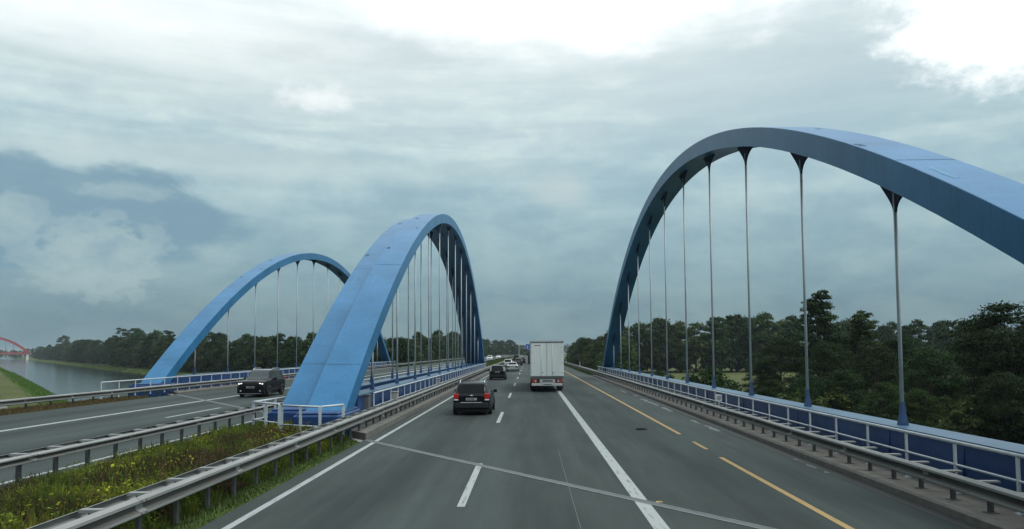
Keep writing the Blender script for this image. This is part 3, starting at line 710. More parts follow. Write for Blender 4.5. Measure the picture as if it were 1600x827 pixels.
make_car('dark oncoming SUV with lit headlights on the left carriageway', -17.75, 48.7+4.36, LZ, SUV, M['black_paint'], (.85,3.5), .37, rz=0, plates=False,
         head=(.86,.50,.84), tail=(.66,.84,.9,1.2,-.012,.15), rear_win=(.1,.36,.86,.9), windscreen=(2.56,3.1,.9,.93), side_win=((.45,1.0,.1,0),(1.07,1.85,0,0),(1.92,2.72,0,-.3)), name='sport_utility', hd_y=2.6,
         roof_m=(M['silver_paint'],.6,2.4), rails=(.6,2.2)).rotation_euler[2] = PI
MPV = [(0,.48,.92,.98,.74,.74,.64),(.05,.38,.98,1.06,.82,.81,.66),(.14,.32,1.0,1.34,.85,.83,.62),(.32,.30,1.0,1.60,.86,.84,.60),(.7,.29,1.0,1.655,.87,.85,.60),(1.8,.28,.99,1.66,.88,.86,.61),(2.3,.28,.98,1.58,.88,.86,.60),(3.2,.28,.97,1.06,.88,.85,.72),(3.75,.30,.82,.88,.84,.80,.66),(3.95,.42,.66,.7,.74,.72,.56)]
make_car('small tall black hatchback with pale upright tail lights, second car ahead in the left lane', -3.5, 84, 0, stretch(MPV,1,1,.96), M['black_paint'], (.75,3.1), .31, plates=.86,
         tail=(.66,.80,.95,1.40,-.006,.2), light_mat=M['clear_lens'], rear_win=(.07,.30,.88,.92), windscreen=(2.36,3.1,.9,.92), side_win=((.4,1.15,.1,0),(1.22,2.2,0,-.25)), name='hatchback', hd_y=2.5, roof_m=(M['silver_paint'],.5,2.2))
SEDAN = [(0,.45,.84,.90,.74,.74,.66),(.08,.32,.96,1.0,.84,.83,.72),(.65,.25,.97,1.04,.89,.87,.70),(1.25,.23,.96,1.38,.90,.88,.58),(1.6,.22,.95,1.44,.90,.88,.57),(2.4,.22,.93,1.44,.90,.88,.58),(2.75,.22,.92,1.37,.90,.88,.57),(3.45,.22,.91,.98,.90,.87,.72),(4.2,.25,.78,.82,.87,.82,.68),(4.5,.36,.62,.66,.76,.73,.58)]
make_car('silver topped sedan with dark red lower rear, third car ahead in the left lane', -2.63, 119, 0, SEDAN, M['silver_paint'], (.9,3.6), .32, plates=.80,
         tail=(.42,.86,.62,.84,-.02,.12), light_mat=M['maroon_paint'], rear_win=(.72,1.22,.9,.95), windscreen=(2.8,3.4,.9,.94), side_win=((1.3,1.95,.1,0),(2.02,2.9,0,-.3)), name='sedan', hd_y=2.9)
make_car('grey estate car at the head of the left lane, half hidden behind the silver sedan', -4.2, 150, 0, WAGON, M['silver_paint'], (1.0,3.85), .34, plates=.8, tail=(.66,.86,.80,1.02,-.01,.2), rear_win=(.10,.58,.86,.9), windscreen=(2.95,3.62,.9,.92), side_win=((.62,1.35,.12,0),(1.42,2.3,0,0)), name='estate_car', hd_y=3.1)
make_car('dark distant car just to the right of the grey estate car', -2.35, 167, 0, MPV, M['dark_paint'], (.75,3.1), .32, plates=.84, tail=(.66,.82,.9,1.2,-.01,.2), light_mat=M['red_dull'], rear_win=(.07,.30,.88,.92), windscreen=(2.36,3.1,.9,.92), side_win=((.4,1.15,.1,0),(1.22,2.2,0,-.25)), name='distant_car', hd_y=2.5)
make_car('dark blue distant car just left of the trucks, drifting by the dashed line', -1.95, 195, 0, SUV, M['dark_paint'], (.85,3.5), .35, plates=.84, tail=(.66,.82,.9,1.2,-.01,.2), light_mat=M['red_dull'], rear_win=(.1,.36,.86,.9), windscreen=(2.56,3.1,.9,.93), side_win=((.45,1.0,.1,0),(1.07,1.85,0,0)), name='distant_car', hd_y=2.6)
make_car('black tall car farthest ahead in the left lane, below the gantry post', -3.9, 232, 0, stretch(SUV,1,1,1.25), M['black_paint'], (.85,3.5), .36, plates=.9, tail=(.66,.82,1.1,1.4,-.01,.2), light_mat=M['red_dull'], rear_win=(.1,.36,.86,.9), windscreen=(2.56,3.1,.9,.93), side_win=((.45,1.0,.1,0),), name='distant_car', hd_y=2.6)
make_car('larger white oncoming car far away on the left carriageway beyond the bridge', -12.6, 246, LZ, SUV, M['white_paint'], (.85,3.5), .35, plates=False, head=(.84,.5,.84), tail=(.66,.84,.9,1.2,-.012,.15), rear_win=(.1,.36,.86,.9), windscreen=(2.56,3.1,.9,.93), side_win=((.45,1.0,.1,0),(1.07,1.85,0,0)), name='distant_car', hd_y=2.6).rotation_euler[2] = PI
make_car('smaller white oncoming car, the farthest one on the left carriageway', -12.8, 322, LZ, SEDAN, M['white_paint'], (.9,3.6), .32, plates=False, head=(.68,.45,.8), tail=(.6,.84,.7,.84,-.012,.15), rear_win=(.72,1.22,.9,.95), windscreen=(2.8,3.4,.9,.94), side_win=((1.3,1.95,.1,0),(2.02,2.9,0,-.3)), name='distant_car', hd_y=2.9).rotation_euler[2] = PI

def make_truck(label, x, y, box_m, top=3.86, L=13.2, cab=M['cab_blue'], low=1.12):
    root = empty('box_truck', (x,y,0)); tag(root, label, 'truck', 'vehicles on the motorway'); W = 1.275
    b = MB(); b.bbox(-W,W,.05,L,low,top,.03); b.build('cargo_box', box_m, root)
    for sd in (-1,1):                                                # rear doors in a slim frame
        b = MB(); x0, x1 = (-W+.07,-.012) if sd < 0 else (.012,W-.07)
        b.bbox(x0,x1,-.01,.052,low+.08,top-.13,.012); d = b.build('rear_door', box_m, root)
        for z in (low+.35, low+1.1, low+1.9, top-.45):
            h = MB(); h.box(x0-.03 if sd<0 else x1-.09, x0+.09 if sd<0 else x1+.03, -.022,-.0105, z-.03,z+.03); h.build('hinge', M['truck_bumper'], d)
        h = MB(); xx = sd*.42; h.tube((xx,-.034,low+.14),(xx,-.034,top-.2),.011,.011,6); h.build('locking_bar', M['truck_white'], d)
        h = MB(); h.box(xx-.01,xx+.16,-.05,-.038,low+.34,low+.37); h.build('handle', M['truck_grey'], d)
    b = MB(); b.box(-.0105,.0105,.0,.045,low+.08,top-.13); b.build('door_seal', M['truck_grey'], root)
    b = MB(); b.box(-W-.01,W+.01,-.03,.06,top-.115,top-.06); b.build('roof_gutter', M['truck_grey'], root)
    b = MB(); b.box(-W-.005,W+.005,-.04,.5,top-.058,top+.02); b.build('roof_edge', M['truck_bumper'], root)
    b = MB(); b.box(-.95,-.45,-.016,-.0105,top-.36,top-.31); b.build('maker_strip', M['truck_grey'], root)
    b = MB(); b.box(-W+.01,W-.01,-.03,.4,low-.12,low+.068); b.build('rear_sill', M['truck_grey'], root)
    b = MB(); b.box(-1.1,1.1,.25,L-.3,.72,low-.122); b.box(-1.15,1.15,.02,.25,.62,low-.125); b.build('chassis', M['trim'], root)
    for sd in (-1,1):
        b = MB(); b.bbox(min(sd*.72,sd*1.16),max(sd*.72,sd*1.16),-.04,.018,.70,.95,.015); l = b.build('rear_light', M['red_dull'], root)
        b = MB(); b.box(sd*.86-.045,sd*.86+.045,-.048,-.041,.74,.91); b.build('indicator_lens', M['truck_bumper'], l)
    b = MB(); b.box(-.55,.62,-.03,.018,.70,.96); p = b.build('plate_holder', M['truck_bumper'], root)
    b = MB(); b.box(-.34,.44,-.036,-.031,.77,.90); b.build('number_plate', M['box_grey'], p)
    b = MB(); b.bbox(-1.17,1.17,-.08,.03,.46,.66,.02); bp = b.build('bumper', M['truck_bumper'], root)
    b = MB(); b.box(-.3,.34,-.086,-.0805,.545,.59); b.build('bumper_slot', M['trim'], bp)
    for yy in (1.9,3.2,4.5):
        for sd in (-1,1): wheel(root, sd*1.05, yy, .5, .36)
    for sd in (-1,1):
        b = MB(); b.box(sd*1.05-.22,sd*1.05+.22,1.1,1.13,.18,.72); b.build('mud_flap', M['tyre'], root)
        b = MB(); b.box(sd*1.2-.015,sd*1.2+.015,5.4,L-3,.5,.9); b.build('side_guard', M['truck_bumper'], root)
    for yy in (L-.6,L+2.6):
        for sd in (-1,1): wheel(root, sd*1.05, yy, .5, .34)
    b = MB(); st = [(L+.75,2.9),(L+1.3,3.45),(L+2.2,3.6),(L+3.0,3.45),(L+3.35,2.4),(L+3.42,1.0)]; rr = []
    for yy, z in st: rr.append([(-1.22,yy,.55),(1.22,yy,.55),(1.24,yy,1.6),(1.15,yy,z-.12),(1.0,yy,z),(-1.0,yy,z),(-1.15,yy,z-.12),(-1.24,yy,1.6)])
    b.loft(rr, 0, True); cb = b.build('cab', cab, root)
    for sd in (-1,1): b = MB(); b.bbox(min(sd*1.25,sd*1.45),max(sd*1.25,sd*1.45),L+3.0,L+3.12,1.9,2.7,.02); b.build('side_mirror', M['trim'], root)
    b = MB(); b.box(-1.1,1.1,L-3,L+3.3,.45,.75); b.build('tractor_frame', M['trim'], root)
    return root
make_truck('white box truck with twin rear doors, driving in the right lane', 1.32, 58.6, M['truck_white'])
make_truck('second truck ahead in the right lane, only its left edge showing past the white truck', .95, 188, M['dark_paint'], 3.6, 9, M['white_paint'])

# ------------------------------------------------------------------ gantry and far bridge, house
r = empty('sign_gantry', (0,500,0)); tag(r, 'grey overhead sign gantry with a blue direction sign, far ahead over the road', 'sign gantry')
for x in (-6.7, 10.2): b = MB(); b.box(x-.25,x+.25,-.25,.25,-.2,7.6); b.build('gantry_post', M['gantry'], r)
b = MB()
for z in (5.55,7.3):
    for y in (-.5,.5): b.box(-6.7,10.2,y-.2,y+.2,z-.24,z+.24)
for i in range(9): x = -6.6+i*2.1; b.box(x-.16,x+.16,-.6,-.4,5.6,7.3)
b.build('truss', M['gantry'], r)
b = MB(); b.bbox(-2.3,3.6,-.95,-.75,3.9+.6,8.0,.04); s_ = b.build('sign_panel', M['sign_blue'], r)
b = MB(); b.box(-1.3,-.95,-.97,-.951,5.0,7.0); b.box(.4,.75,-.97,-.951,5.0,7.0); b.build('sign_symbol', M['sign_white'], s_)
b = MB(); b.bbox(-6.0,-4.3,-.9,-.65,5.5,7.3,.04); b.build('display_box', M['truck_grey'], r)

QB = 1450
rb = empty('red_arch_bridge', cp(QB,14,-6)); tag(rb, 'faraway red arch bridge crossing the canal at the left edge', 'bridge')
rb.scale = (1.15,)*3; rb.rotation_euler[2] = math.atan2(ny,nx)                            # local x runs across the canal
hs = 46
b = MB(); b.box(-60,44,-6,6,8.2,10.6); b.build('deck', M['red_bridge'], rb)
b = MB()
for y in (-6.2,6.2): b.box(-60,44,y-.1,y+.1,11.7,11.9)
for i in range(35):
    for y in (-6.2,6.2): b.box(-60+i*3-.06,-60+i*3+.06,y-.08,y+.08,10.61,11.7)
b.build('parapet', M['red_bridge'], rb)
for y in (-5.2,5.2):
    b = MB(); rings = []
    for i in range(33):
        u = -hs+2*hs*i/32; z = 9.5+22*(1-(u/hs)**2); s_ = -44*u/hs**2; l = math.hypot(1,s_); a, c_ = s_/l*1.0, -1/l*1.0
        rings.append([(u-2-a*1.5,y-.9,z-c_*1.5),(u-2-a*1.5,y+.9,z-c_*1.5),(u-2+a*1.5,y+.9,z+c_*1.5),(u-2+a*1.5,y-.9,z+c_*1.5)])
    b.loft(rings, 0, True); b.build('arch_rib', M['red_bridge'], rb)
    for k in range(9):
        u = -36+9*k; h = MB(); h.tube((u-2,y,10),(u-2,y,9.5+22*(1-(u/hs)**2)-.8),.14,.14,6); h.build('hanger', M['red_bridge'], rb)
for x in (-44,41.5): b = MB(); b.bbox(x-1.4,x+1.4,-5,5,-3,8.1,.2); b.build('pier', M['sign_white'], rb)
r = empty('house', (-52,330,-3.6)); tag(r, 'grey roofed house half hidden among the trees behind the hangers', 'house')
b = MB(); b.box(-6,6,-4,4,0,4.6); b.build('wall', M['house_wall'], r)
b = MB(); b.add([(-6.5,-4.6,4.5),(6.5,-4.6,4.5),(6.5,4.6,4.5),(-6.5,4.6,4.5),(-6.5,0,8.2),(6.5,0,8.2)], [(0,1,5,4),(2,3,4,5),(1,2,5),(3,0,4),(3,2,1,0)]); b.build('roof', M['roof_tile'], r)
for x in (-3.5,0,3.5):
    b = MB(); b.box(x-.7,x+.7,-4.06,-4.003,1.3,2.8); w_ = b.build('window', M['sign_white'], r); b = MB(); b.box(x-.58,x+.58,-4.08,-4.062,1.42,2.68); b.build('pane', M['glass'], w_)

# ------------------------------------------------------------------ trees
LEAF_A = leaf_mat('leaves_dark', [(0,(.008,.021,.007)),(.45,(.016,.040,.011)),(.8,(.031,.064,.017)),(1,(.06,.10,.025))])
LEAF_B = leaf_mat('leaves_mid', [(0,(.018,.038,.013)),(.45,(.034,.072,.02)),(.8,(.055,.10,.026)),(1,(.09,.135,.04))])
LEAF_C = leaf_mat('leaves_olive', [(0,(.024,.038,.014)),(.45,(.045,.070,.022)),(.8,(.07,.098,.03)),(1,(.105,.125,.045))])
def tree_proto(name, H, R, leaves, ls, lm, seed, base=.2, nclump=26, flat=.6, shape='round', trunk_r=None):
    """tapered trunk with limbs; leaves sit on many small clumps at the limb ends, gaps between them"""
    r = np.random.default_rng(seed); root = empty(name)
    tb = MB(); tr = trunk_r or H*.022
    lean = r.normal(0,.02,2)*H
    top = H*.8; pts = []; rad = []
    for i in range(7):
        t = i/6; pts.append((lean[0]*t*t+r.normal(0,.012)*H*t, lean[1]*t*t+r.normal(0,.012)*H*t, top*t-.3*(i==0))); rad.append(tr*(1.35 if i==0 else 1)*(1-.82*t)+.01)
    tb.path(pts, rad, 8)
    clumps = []
    for k in range(nclump):
        t = (k+.5)/nclump; f = base+(1-base)*t**.85                # height fraction
        if shape == 'round': w = math.sin(PI*min(1,max(.06,(f-base)/(1-base)*.86+.12)))**.7
        elif shape == 'spread': w = min(1,.35+1.1*(f-base)/(1-base))*(1-max(0,f-.82)*2.6)
        elif shape == 'tall': w = (.75-.5*(f-base)/(1-base))+.15*r.random()
        else: w = .9-.55*(f-base)/(1-base)
        ang = k*2.399+r.normal(0,.4); rr = R*w*(.35+.65*r.random()**.5)*(.8 if f > .9 else 1)
        cx, cy, cz = rr*math.cos(ang), rr*math.sin(ang), H*f*(.93+.07*r.random())
        cs = R*(.30+.22*r.random())*(1.15-.45*f)
        clumps.append((cx,cy,cz,cs))
        z0 = min(top*.92, max(H*base*.6, cz-rr*.75)); i0 = z0/top*6; a = int(min(5,i0)); q = i0-a
        p0 = [pts[a][j]+(pts[a+1][j]-pts[a][j])*q for j in range(3)]
        mid = [p0[j]+((cx,cy,cz)[j]-p0[j])*.55+(0,0,-.05*rr)[j] for j in range(3)]
        br_ = max(.012, tr*(1-.8*z0/top)*.45)
        tb.path([p0, mid, (cx,cy,cz)], [br_, br_*.6, br_*.25], 5)
    tk = tb.build('trunk', M['bark'], root)
    C = np.array(clumps); wgt = C[:,3]**2; wgt /= wgt.sum()
    ci = r.choice(len(C), leaves, p=wgt); d = r.normal(size=(leaves,3)); d /= np.linalg.norm(d,axis=1)[:,None]
    d[:,2] = np.where(d[:,2] < -.35, -d[:,2]*.6, d[:,2])
    rad_ = (r.random(leaves)**.45)*(.85+.3*r.random(leaves))
    # lumpy clump surface
    rad_ *= 1+.25*np.sin(d[:,0]*5+ci)*np.sin(d[:,1]*6+ci*1.3)*np.cos(d[:,2]*5)
    P = C[ci,:3]+d*(C[ci,3]*rad_)[:,None]*np.array([1,1,flat])
    nrm = d*.7+r.normal(size=(leaves,3))*.6+np.array([0,0,.45]); nrm /= np.linalg.norm(nrm,axis=1)[:,None]
    t1 = np.cross(nrm, r.normal(size=(leaves,3))); t1 /= np.linalg.norm(t1,axis=1)[:,None]; t2 = np.cross(nrm,t1)
    s = ls*(.6+.8*r.random(leaves))[:,None]
    fold = nrm*s*.22
    a = P-t1*s; b = P-t2*s*.55-fold; c = P+t1*s; e = P+t2*s*.55-fold
    Vv = np.stack([a,b,c,e],1).reshape(-1,3); ix = np.arange(leaves)*4
    Ff = np.concatenate([np.stack([ix,ix+1,ix+2],1), np.stack([ix,ix+2,ix+3],1)])
    np_mesh('crown', Vv, Ff, lm, root)
    return root
protos = {}
def plant(kind, x, y, z, s, label, group, rz=None, sz=1., name=None, cat='tree'):
    pr, used = protos[kind]; o = pr if not used else dup(pr); protos[kind][1] = True
    o.location = (x,y,z); o.scale = (s,s,s*sz); o.rotation_euler[2] = random.uniform(0,6.28) if rz is None else rz
    if name: o.name = name
    return tag(o, label, cat, group)
for k, a in dict(
    wood1=('deciduous_tree',14,4.6,5200,.34,LEAF_A,1,.06,30,.75,'round'), wood2=('deciduous_tree',14,5.2,5200,.34,LEAF_A,2,.04,30,.8,'round'),
    wood3=('deciduous_tree',15,4.2,5200,.33,LEAF_B,3,.08,30,.8,'round'), wood4=('deciduous_tree',13,5.0,5200,.34,LEAF_C,4,.03,28,.7,'round'),
    wood5=('pine_tree',17,3.6,4600,.32,LEAF_A,5,.3,26,.6,'spread'), bush1=('leafy_bush',5,3.0,4200,.20,LEAF_B,6,.02,22,.85,'round'), bush2=('leafy_bush',5,2.8,4200,.20,LEAF_C,7,.02,22,.85,'round'),
    near1=('deciduous_tree',12.5,5.0,20000,.15,LEAF_A,11,.05,46,.55,'round'), near2=('deciduous_tree',12,5.2,20000,.15,LEAF_A,12,.03,46,.6,'round'),
    crown_tree=('spreading_tree',12.2,5.2,26000,.135,LEAF_A,14,.30,62,.42,'spread',.24), tall_tree=('tall_tree',15,3.4,12000,.17,LEAF_B,15,.28,40,.5,'tall')).items():
    protos[k] = [tree_proto(*a), False]
random.seed(21)
W_ = ['wood1','wood2','wood3','wood1','wood2','wood4']
def gz(p): return ground_z(max(-3000,min(3000,p)))
# row along the far canal bank, left of the bridges
q = 62; i = 0
while q < 1330:
    s = 10.2+7.5*min(1,max(0,(q-150)/320)); far = q > 420
    for row, pp in ((0,71),(1,81)):
        if row == 1 and (i % 2 or far): continue
        p = pp+random.uniform(-2,2); qq_ = q+random.uniform(-2.5,2.5); x, y, z = cp(qq_,p,gz(p)-.3)
        if x > -31: continue
        h = s*random.uniform(.86,1.12)*(1.06 if row else 1)
        plant(random.choice(W_), x, y, z, h/14, 'dark leafy tree in the unbroken row along the far canal bank', 'trees in the row along the far canal bank')
    q += 7.4+2.0*(q > 250)+5*(q > 500)+14*(q>800); i += 1
# taller ones standing out of the row
for qq_, p, h, k, l in ((905,70,27,'wood3','lone round tree standing taller than the row next to the red bridge'),(560,76,25,'wood5','tall loose crowned tree, leftmost of the tall group above the canal tree row'),
    (545,80,24.5,'wood5','tall loose crowned tree, middle of the tall group above the canal tree row'),(520,80,22.5,'wood1','bushy tree at the right end of the tall group above the canal tree row'),
    (452,78,20.5,'wood3','tall tree to the right of the tall group, left of the far blue arch'),(430,80,20,'wood5','loose crowned tree close left of the far blue arch')):
    x, y, z = cp(qq_, p, gz(p)-.3); plant(k, x, y, z, h/(17 if k == 'wood5' else 15 if k == 'wood3' else 14), l, None)
# left side of the motorway beyond the bridges
y = 165
while y < 640:
    for x0 in (-36,-46):
        if random.random() < (1 if x0 > -40 else .6):
            x = x0+random.uniform(-3,3); yy = y+random.uniform(-4,4)
            if nx*x+ny*yy < 72: continue
            plant(random.choice(W_), x, yy, -4.6 if x < -38 else -2.8, random.uniform(.82,1.05)*(.72+.34*min(1,(yy-150)/220)), 'dark tree in the strip of wood left of the motorway, behind the hangers', 'trees of the wood left of the motorway')
    y += 8.5+.03*(y-160)
# wood closing the view straight ahead, where the motorway bends away
for i in range(26):
    x = -85+110*i/25+random.uniform(-2,2); y = 690+random.uniform(-20,30)
    plant(random.choice(W_), x, y, -2.5, random.uniform(1.0,1.2)*(1.0 if x < -16 else .78), 'distant tree of the wood straight ahead behind the gantry', 'trees of the wood straight ahead')
# right verge beyond the bridge
random.seed(5)
y = 128
while y < 400:
    for x0 in (19,27):
        x = x0+(y-128)*.012+random.uniform(-2.5,2.5); yy = y+random.uniform(-3,3); sc = random.uniform(.78,1.0)*(.62+.42*min(1,(yy-110)/150))
        if x/yy > .128: continue
        if x0 == 19: sc *= .8
        plant(random.choice(['wood1','wood3','wood4','wood2']), x, yy, -4.3, sc, 'tree of the roadside wood on the right, between the truck and the right arch foot', 'trees of the roadside wood on the right')
    y += 9.5
# forest behind the meadow
for i in range(56):
    row = i % 2; x = 31+(i//2)*6.6+random.uniform(-3,3); y = 268+row*12+random.uniform(-4,4)-(x-46)*.10
    plant(random.choice(W_), x, y, -4.3, random.uniform(1.02,1.22)*(1.0+.16*math.exp(-((x-75)/26)**2))*(1+.05*row), 'tall tree of the forest edge behind the meadow on the right', 'trees of the forest behind the meadow')
# near clump on the right beyond the canal
near = [(36.5,113,.98),(40,104,.93),(44.5,112,1.02),(41.5,93,.86),(46,97,.92),(50.5,104,1.0),(43,84,.80),(47.5,87,.84),(52,92,.92),(49,79,.76),(53.5,83,.82),(57,88,.9),(51,71,.72),(56,76,.80),(60,80,.86),(33.5,112,.62),(61,72,.86),(64,66,.88),(55,69,.62)]
for i,(x,y,s) in enumerate(near):
    plant(['near1','near2'][i%2], x, y, -4.6, s*.79, 'dark dense tree in the shady clump right of the meadow, behind the nearest hangers', 'trees of the dark clump on the right')
plant('crown_tree', 44.0, 71, -4.6, .96, 'big spreading tree with layered dark foliage at the right edge of the photo', None, rz=1.1)
plant('near1', 40.5, 68.5, -4.8, .52, 'low dark tree growing under the big spreading tree at the right edge', None)
plant('near2', 45.5, 66.5, -4.8, .56, 'broad low tree at the foot of the big spreading tree, nearest to the girder', None)
plant('tall_tree', 41.0, 110, -4.4, 1.06, 'slender tall tree with loose crown rising above the dark clump by the second hanger', None, rz=.4)
plant('tall_tree', 46.5, 108, -4.4, .86, 'slightly lower loose crowned tree just right of the slender tall tree', None, rz=2.4)
for i,(x,y,s) in enumerate(((22.6,97,1.06),(24.4,99,.8))): plant('bush1' if i == 0 else 'bush2', x, y, -4.6, s, ['large round bush standing alone in the meadow behind the right hangers','smaller bush leaning against the large round meadow bush'][i], None, name='leafy_bush', cat='bush')
for i,(x,y,s) in enumerate(((13.6,104,.42),(14.5,112,.5),(16.5,120,.62),(14,126,.5),(17.5,110,.55),(20,118,.7))): plant(['bush1','bush2'][i%2], x, y, -2.4 if x < 15 else -3.6, s, 'low shrub at the foot of the right arch, on the verge slope', 'shrubs by the right arch foot', name='leafy_bush', cat='bush')
for x,y,s,l in ((36.5,78,.5,'pale green bush below the dark clump, left of the big spreading tree'),(39.5,74,.42,'small olive bush at the base of the dark clump')): plant('bush2', x, y, -4.7, s*1.5, l, None, name='leafy_bush', cat='bush')
random.seed(44)
for i in range(17):                                                 # scrub along the top of the far canal bank
    X = 25.5+i*1.35+random.uniform(-.4,.4); p = 67.5+random.uniform(-.8,2.2); yy = Yp(X,p)
    plant(['near1','bush1','near2','bush2','near1'][i%5], X, yy, -5.0, [.36,.85,.40,.75,.46][i%5]*random.uniform(.9,1.15), 'low dark scrub along the canal bank in front of the dark clump on the right', 'scrub on the canal bank at the right', name='leafy_bush', cat='bush')
x,y,z = cp(98,-3,-2.7); plant('bush1', x, y, z, .75, 'dark bush beside the gravel towpath at the left edge', None, name='leafy_bush', cat='bush')

# far woods round the horizon, one mass
r = np.random.default_rng(3); Vs = []
for k in range(520):
    az = -1.1+2.2*k/519+r.normal(0,.002); D = 1750+250*r.random()
    x, y = math.sin(az)*D, math.cos(az)*D; hgt = 15+7*r.random()+3*math.sin(az*23)
    m = 46; pts = np.stack([x+r.normal(0,7,m), y+r.normal(0,7,m), -5+hgt*np.sqrt(r.random(m))],1); t1 = r.normal(size=(m,3))*2.2; t2 = r.normal(size=(m,3))*1.6
    Vs.append(np.stack([pts-t1,pts-t2,pts+t1,pts+t2],1).reshape(-1,3))
Vs = np.concatenate(Vs); ix = np.arange(len(Vs)//4)*4
setting(np_mesh('distant_wood', Vs, np.stack([ix,ix+1,ix+2,ix+3],1), LEAF_A), 'stuff')

# ------------------------------------------------------------------ grass and weeds (stuff)
G_MIX = leaf_mat('wild_grass', [(0,(.14,.085,.05)),(.18,(.09,.075,.035)),(.34,(.07,.10,.03)),(.58,(.13,.20,.035)),(.8,(.22,.27,.04)),(1,(.32,.31,.055))], .45, .7, .55)
G_GREEN = leaf_mat('verge_grass', [(0,(.035,.05,.018)),(.5,(.06,.09,.025)),(.85,(.09,.12,.035)),(1,(.14,.12,.06))], .3, .7)
G_DRY = leaf_mat('dry_verge_grass', [(0,(.05,.055,.022)),(.4,(.08,.085,.03)),(.75,(.13,.10,.05)),(1,(.11,.055,.035))], .25, .8)
G_WEED = leaf_mat('weed_leaves', [(0,(.13,.075,.045)),(.22,(.07,.065,.03)),(.4,(.06,.10,.025)),(.62,(.12,.20,.035)),(.85,(.19,.26,.04)),(1,(.27,.29,.05))], .4, .7, .55)
G_FLOWER = leaf_mat('yellow_blossom', [(0,(.30,.26,.02)),(1,(.5,.45,.04))], .2)
def blades(name, P, Hh, Ww, m, seed, lean=.35):
    """P base points, one two-segment blade each"""
    r = np.random.default_rng(seed); n = len(P); a = r.random(n)*2*PI; d = np.stack([np.cos(a),np.sin(a),0*a],1); b = a+r.normal(PI/2,.4,n)
    sd = np.stack([np.cos(b),np.sin(b),0*b],1)*Ww[:,None]; l = (lean*r.random(n)*Hh)[:,None]; up = np.array([0,0,1.])
    p1 = P+d*l*.35+up*(Hh*.6)[:,None]; p2 = P+d*l*1.2+up*Hh[:,None]
    Vv = np.stack([P-sd,P+sd,p1+sd*.75,p1-sd*.75,p2],1).reshape(-1,3); ix = np.arange(n)*5
    F3 = np.concatenate([np.stack([ix,ix+1,ix+2],1),np.stack([ix,ix+2,ix+3],1),np.stack([ix+3,ix+2,ix+4],1)])
    return setting(np_mesh(name, Vv, F3, m), 'stuff')
def field(x0, x1, y0, y1, n, seed, patch=.6, pmax=None):
    r = np.random.default_rng(seed); x = x0+(x1-x0)*r.random(n*2); y = y0+(y1-y0)*r.random(n*2)
    f = .5+.25*np.sin(x*1.9+seed)*np.cos(y*.9)+.25*np.sin(x*3.1+y*2.3+seed*2)
    keep = r.random(n*2) < (1-patch)+patch*f
    if pmax is not None: keep &= (nx*x+ny*y) < pmax
    return x[keep], y[keep], f[keep], r
# median
x, y, f, r = field(-10.9,-5.8, 6, 30, 46000, 4, .75, P0-.35)
clump = .5+.5*np.sin(x*1.3+y*.7)*np.sin(y*.55+x*.4+1)
edge = np.clip((-5.75-x)/1.1, .12, 1)
Hh = (.10+.34*clump*r.random(len(x))+.12*r.random(len(x)))*edge*np.where(x < -10.3,.6,1)
z = np.interp(x, [-10.9,-9,-7.6,-6.2,-5.7], [.15,.12,.06,-.01,-.05])
inner = x < -6.35
blades('median_grass', np.stack([x,y,z],1)[inner], Hh[inner]*1.2, .014+.016*r.random(inner.sum()), G_MIX, 1)
blades('verge_grass', np.stack([x,y,z],1)[~inner], Hh[~inner], .008+.008*r.random((~inner).sum()), G_GREEN, 2, .6)
# taller weeds in drifts, with leafy stems, and yellow blossom
x2, y2, f2, r = field(-10.3,-6.7, 7, 27, 9000, 9, .95, P0-.8)
tall = (np.sin(x2*1.1+y2*.5+2)*np.sin(y2*.8) > -.1); x2, y2 = x2[tall], y2[tall]
blades('tall_weeds', np.stack([x2,y2,np.full(len(x2),.05)],1), .30+.38*r.random(len(x2)), .012+.015*r.random(len(x2)), G_DRY, 3, .5)
# bushy weeds: small leaves clustered on many little plants
r = np.random.default_rng(31); npl = 2600; px_ = -10.35+3.85*r.random(npl); py_ = 6.5+20.5*r.random(npl); kk = (nx*px_+ny*py_) < P0-.45; px_, py_ = px_[kk], py_[kk]; npl = len(px_)
ph = .18+.46*r.random(npl)**1.6; pr_ = .10+.22*r.random(npl); m_ = 60
c3 = np.repeat(np.stack([px_,py_,np.full(npl,.06)],1), m_, 0); hh = np.repeat(ph, m_); rr_ = np.repeat(pr_, m_); u_ = r.random(npl*m_)
an = r.random(npl*m_)*2*PI; off = rr_*np.sqrt(r.random(npl*m_))*(1-.55*u_)
Pw = c3+np.stack([off*np.cos(an), off*np.sin(an), hh*u_],1); sw = (.014+.026*r.random(npl*m_))[:,None]
d1 = r.normal(size=Pw.shape); d1[:,2] *= .5; d1 /= np.linalg.norm(d1,axis=1)[:,None]; d2 = np.cross(d1, r.normal(size=Pw.shape)); d2 /= np.linalg.norm(d2,axis=1)[:,None]
ixw = np.arange(len(Pw))*4
setting(np_mesh('weeds', np.stack([Pw-d1*sw,Pw-d2*sw*.5,Pw+d1*sw,Pw+d2*sw*.5],1).reshape(-1,3), np.stack([ixw,ixw+1,ixw+2,ixw+3],1), G_WEED), 'stuff')
nf = 6500; fx = -10.4+3.8*r.random(nf); fy = 7+19*r.random(nf); kk = (np.sin(fx*1.7+fy*.6)+np.sin(fy*1.1) > .25) & ((nx*fx+ny*fy) < P0-.6); fx, fy = fx[kk], fy[kk]
Pf = np.stack([fx,fy,.28+.36*r.random(len(fx))],1); s = (.008+.010*r.random(len(fx)))[:,None]
t1 = r.normal(size=Pf.shape)*s; t2 = r.normal(size=Pf.shape)*s; ix = np.arange(len(Pf))*4
setting(np_mesh('yellow_flowers', np.stack([Pf-t1,Pf-t2,Pf+t1,Pf+t2],1).reshape(-1,3), np.stack([ix,ix+1,ix+2,ix+3],1), G_FLOWER), 'stuff')
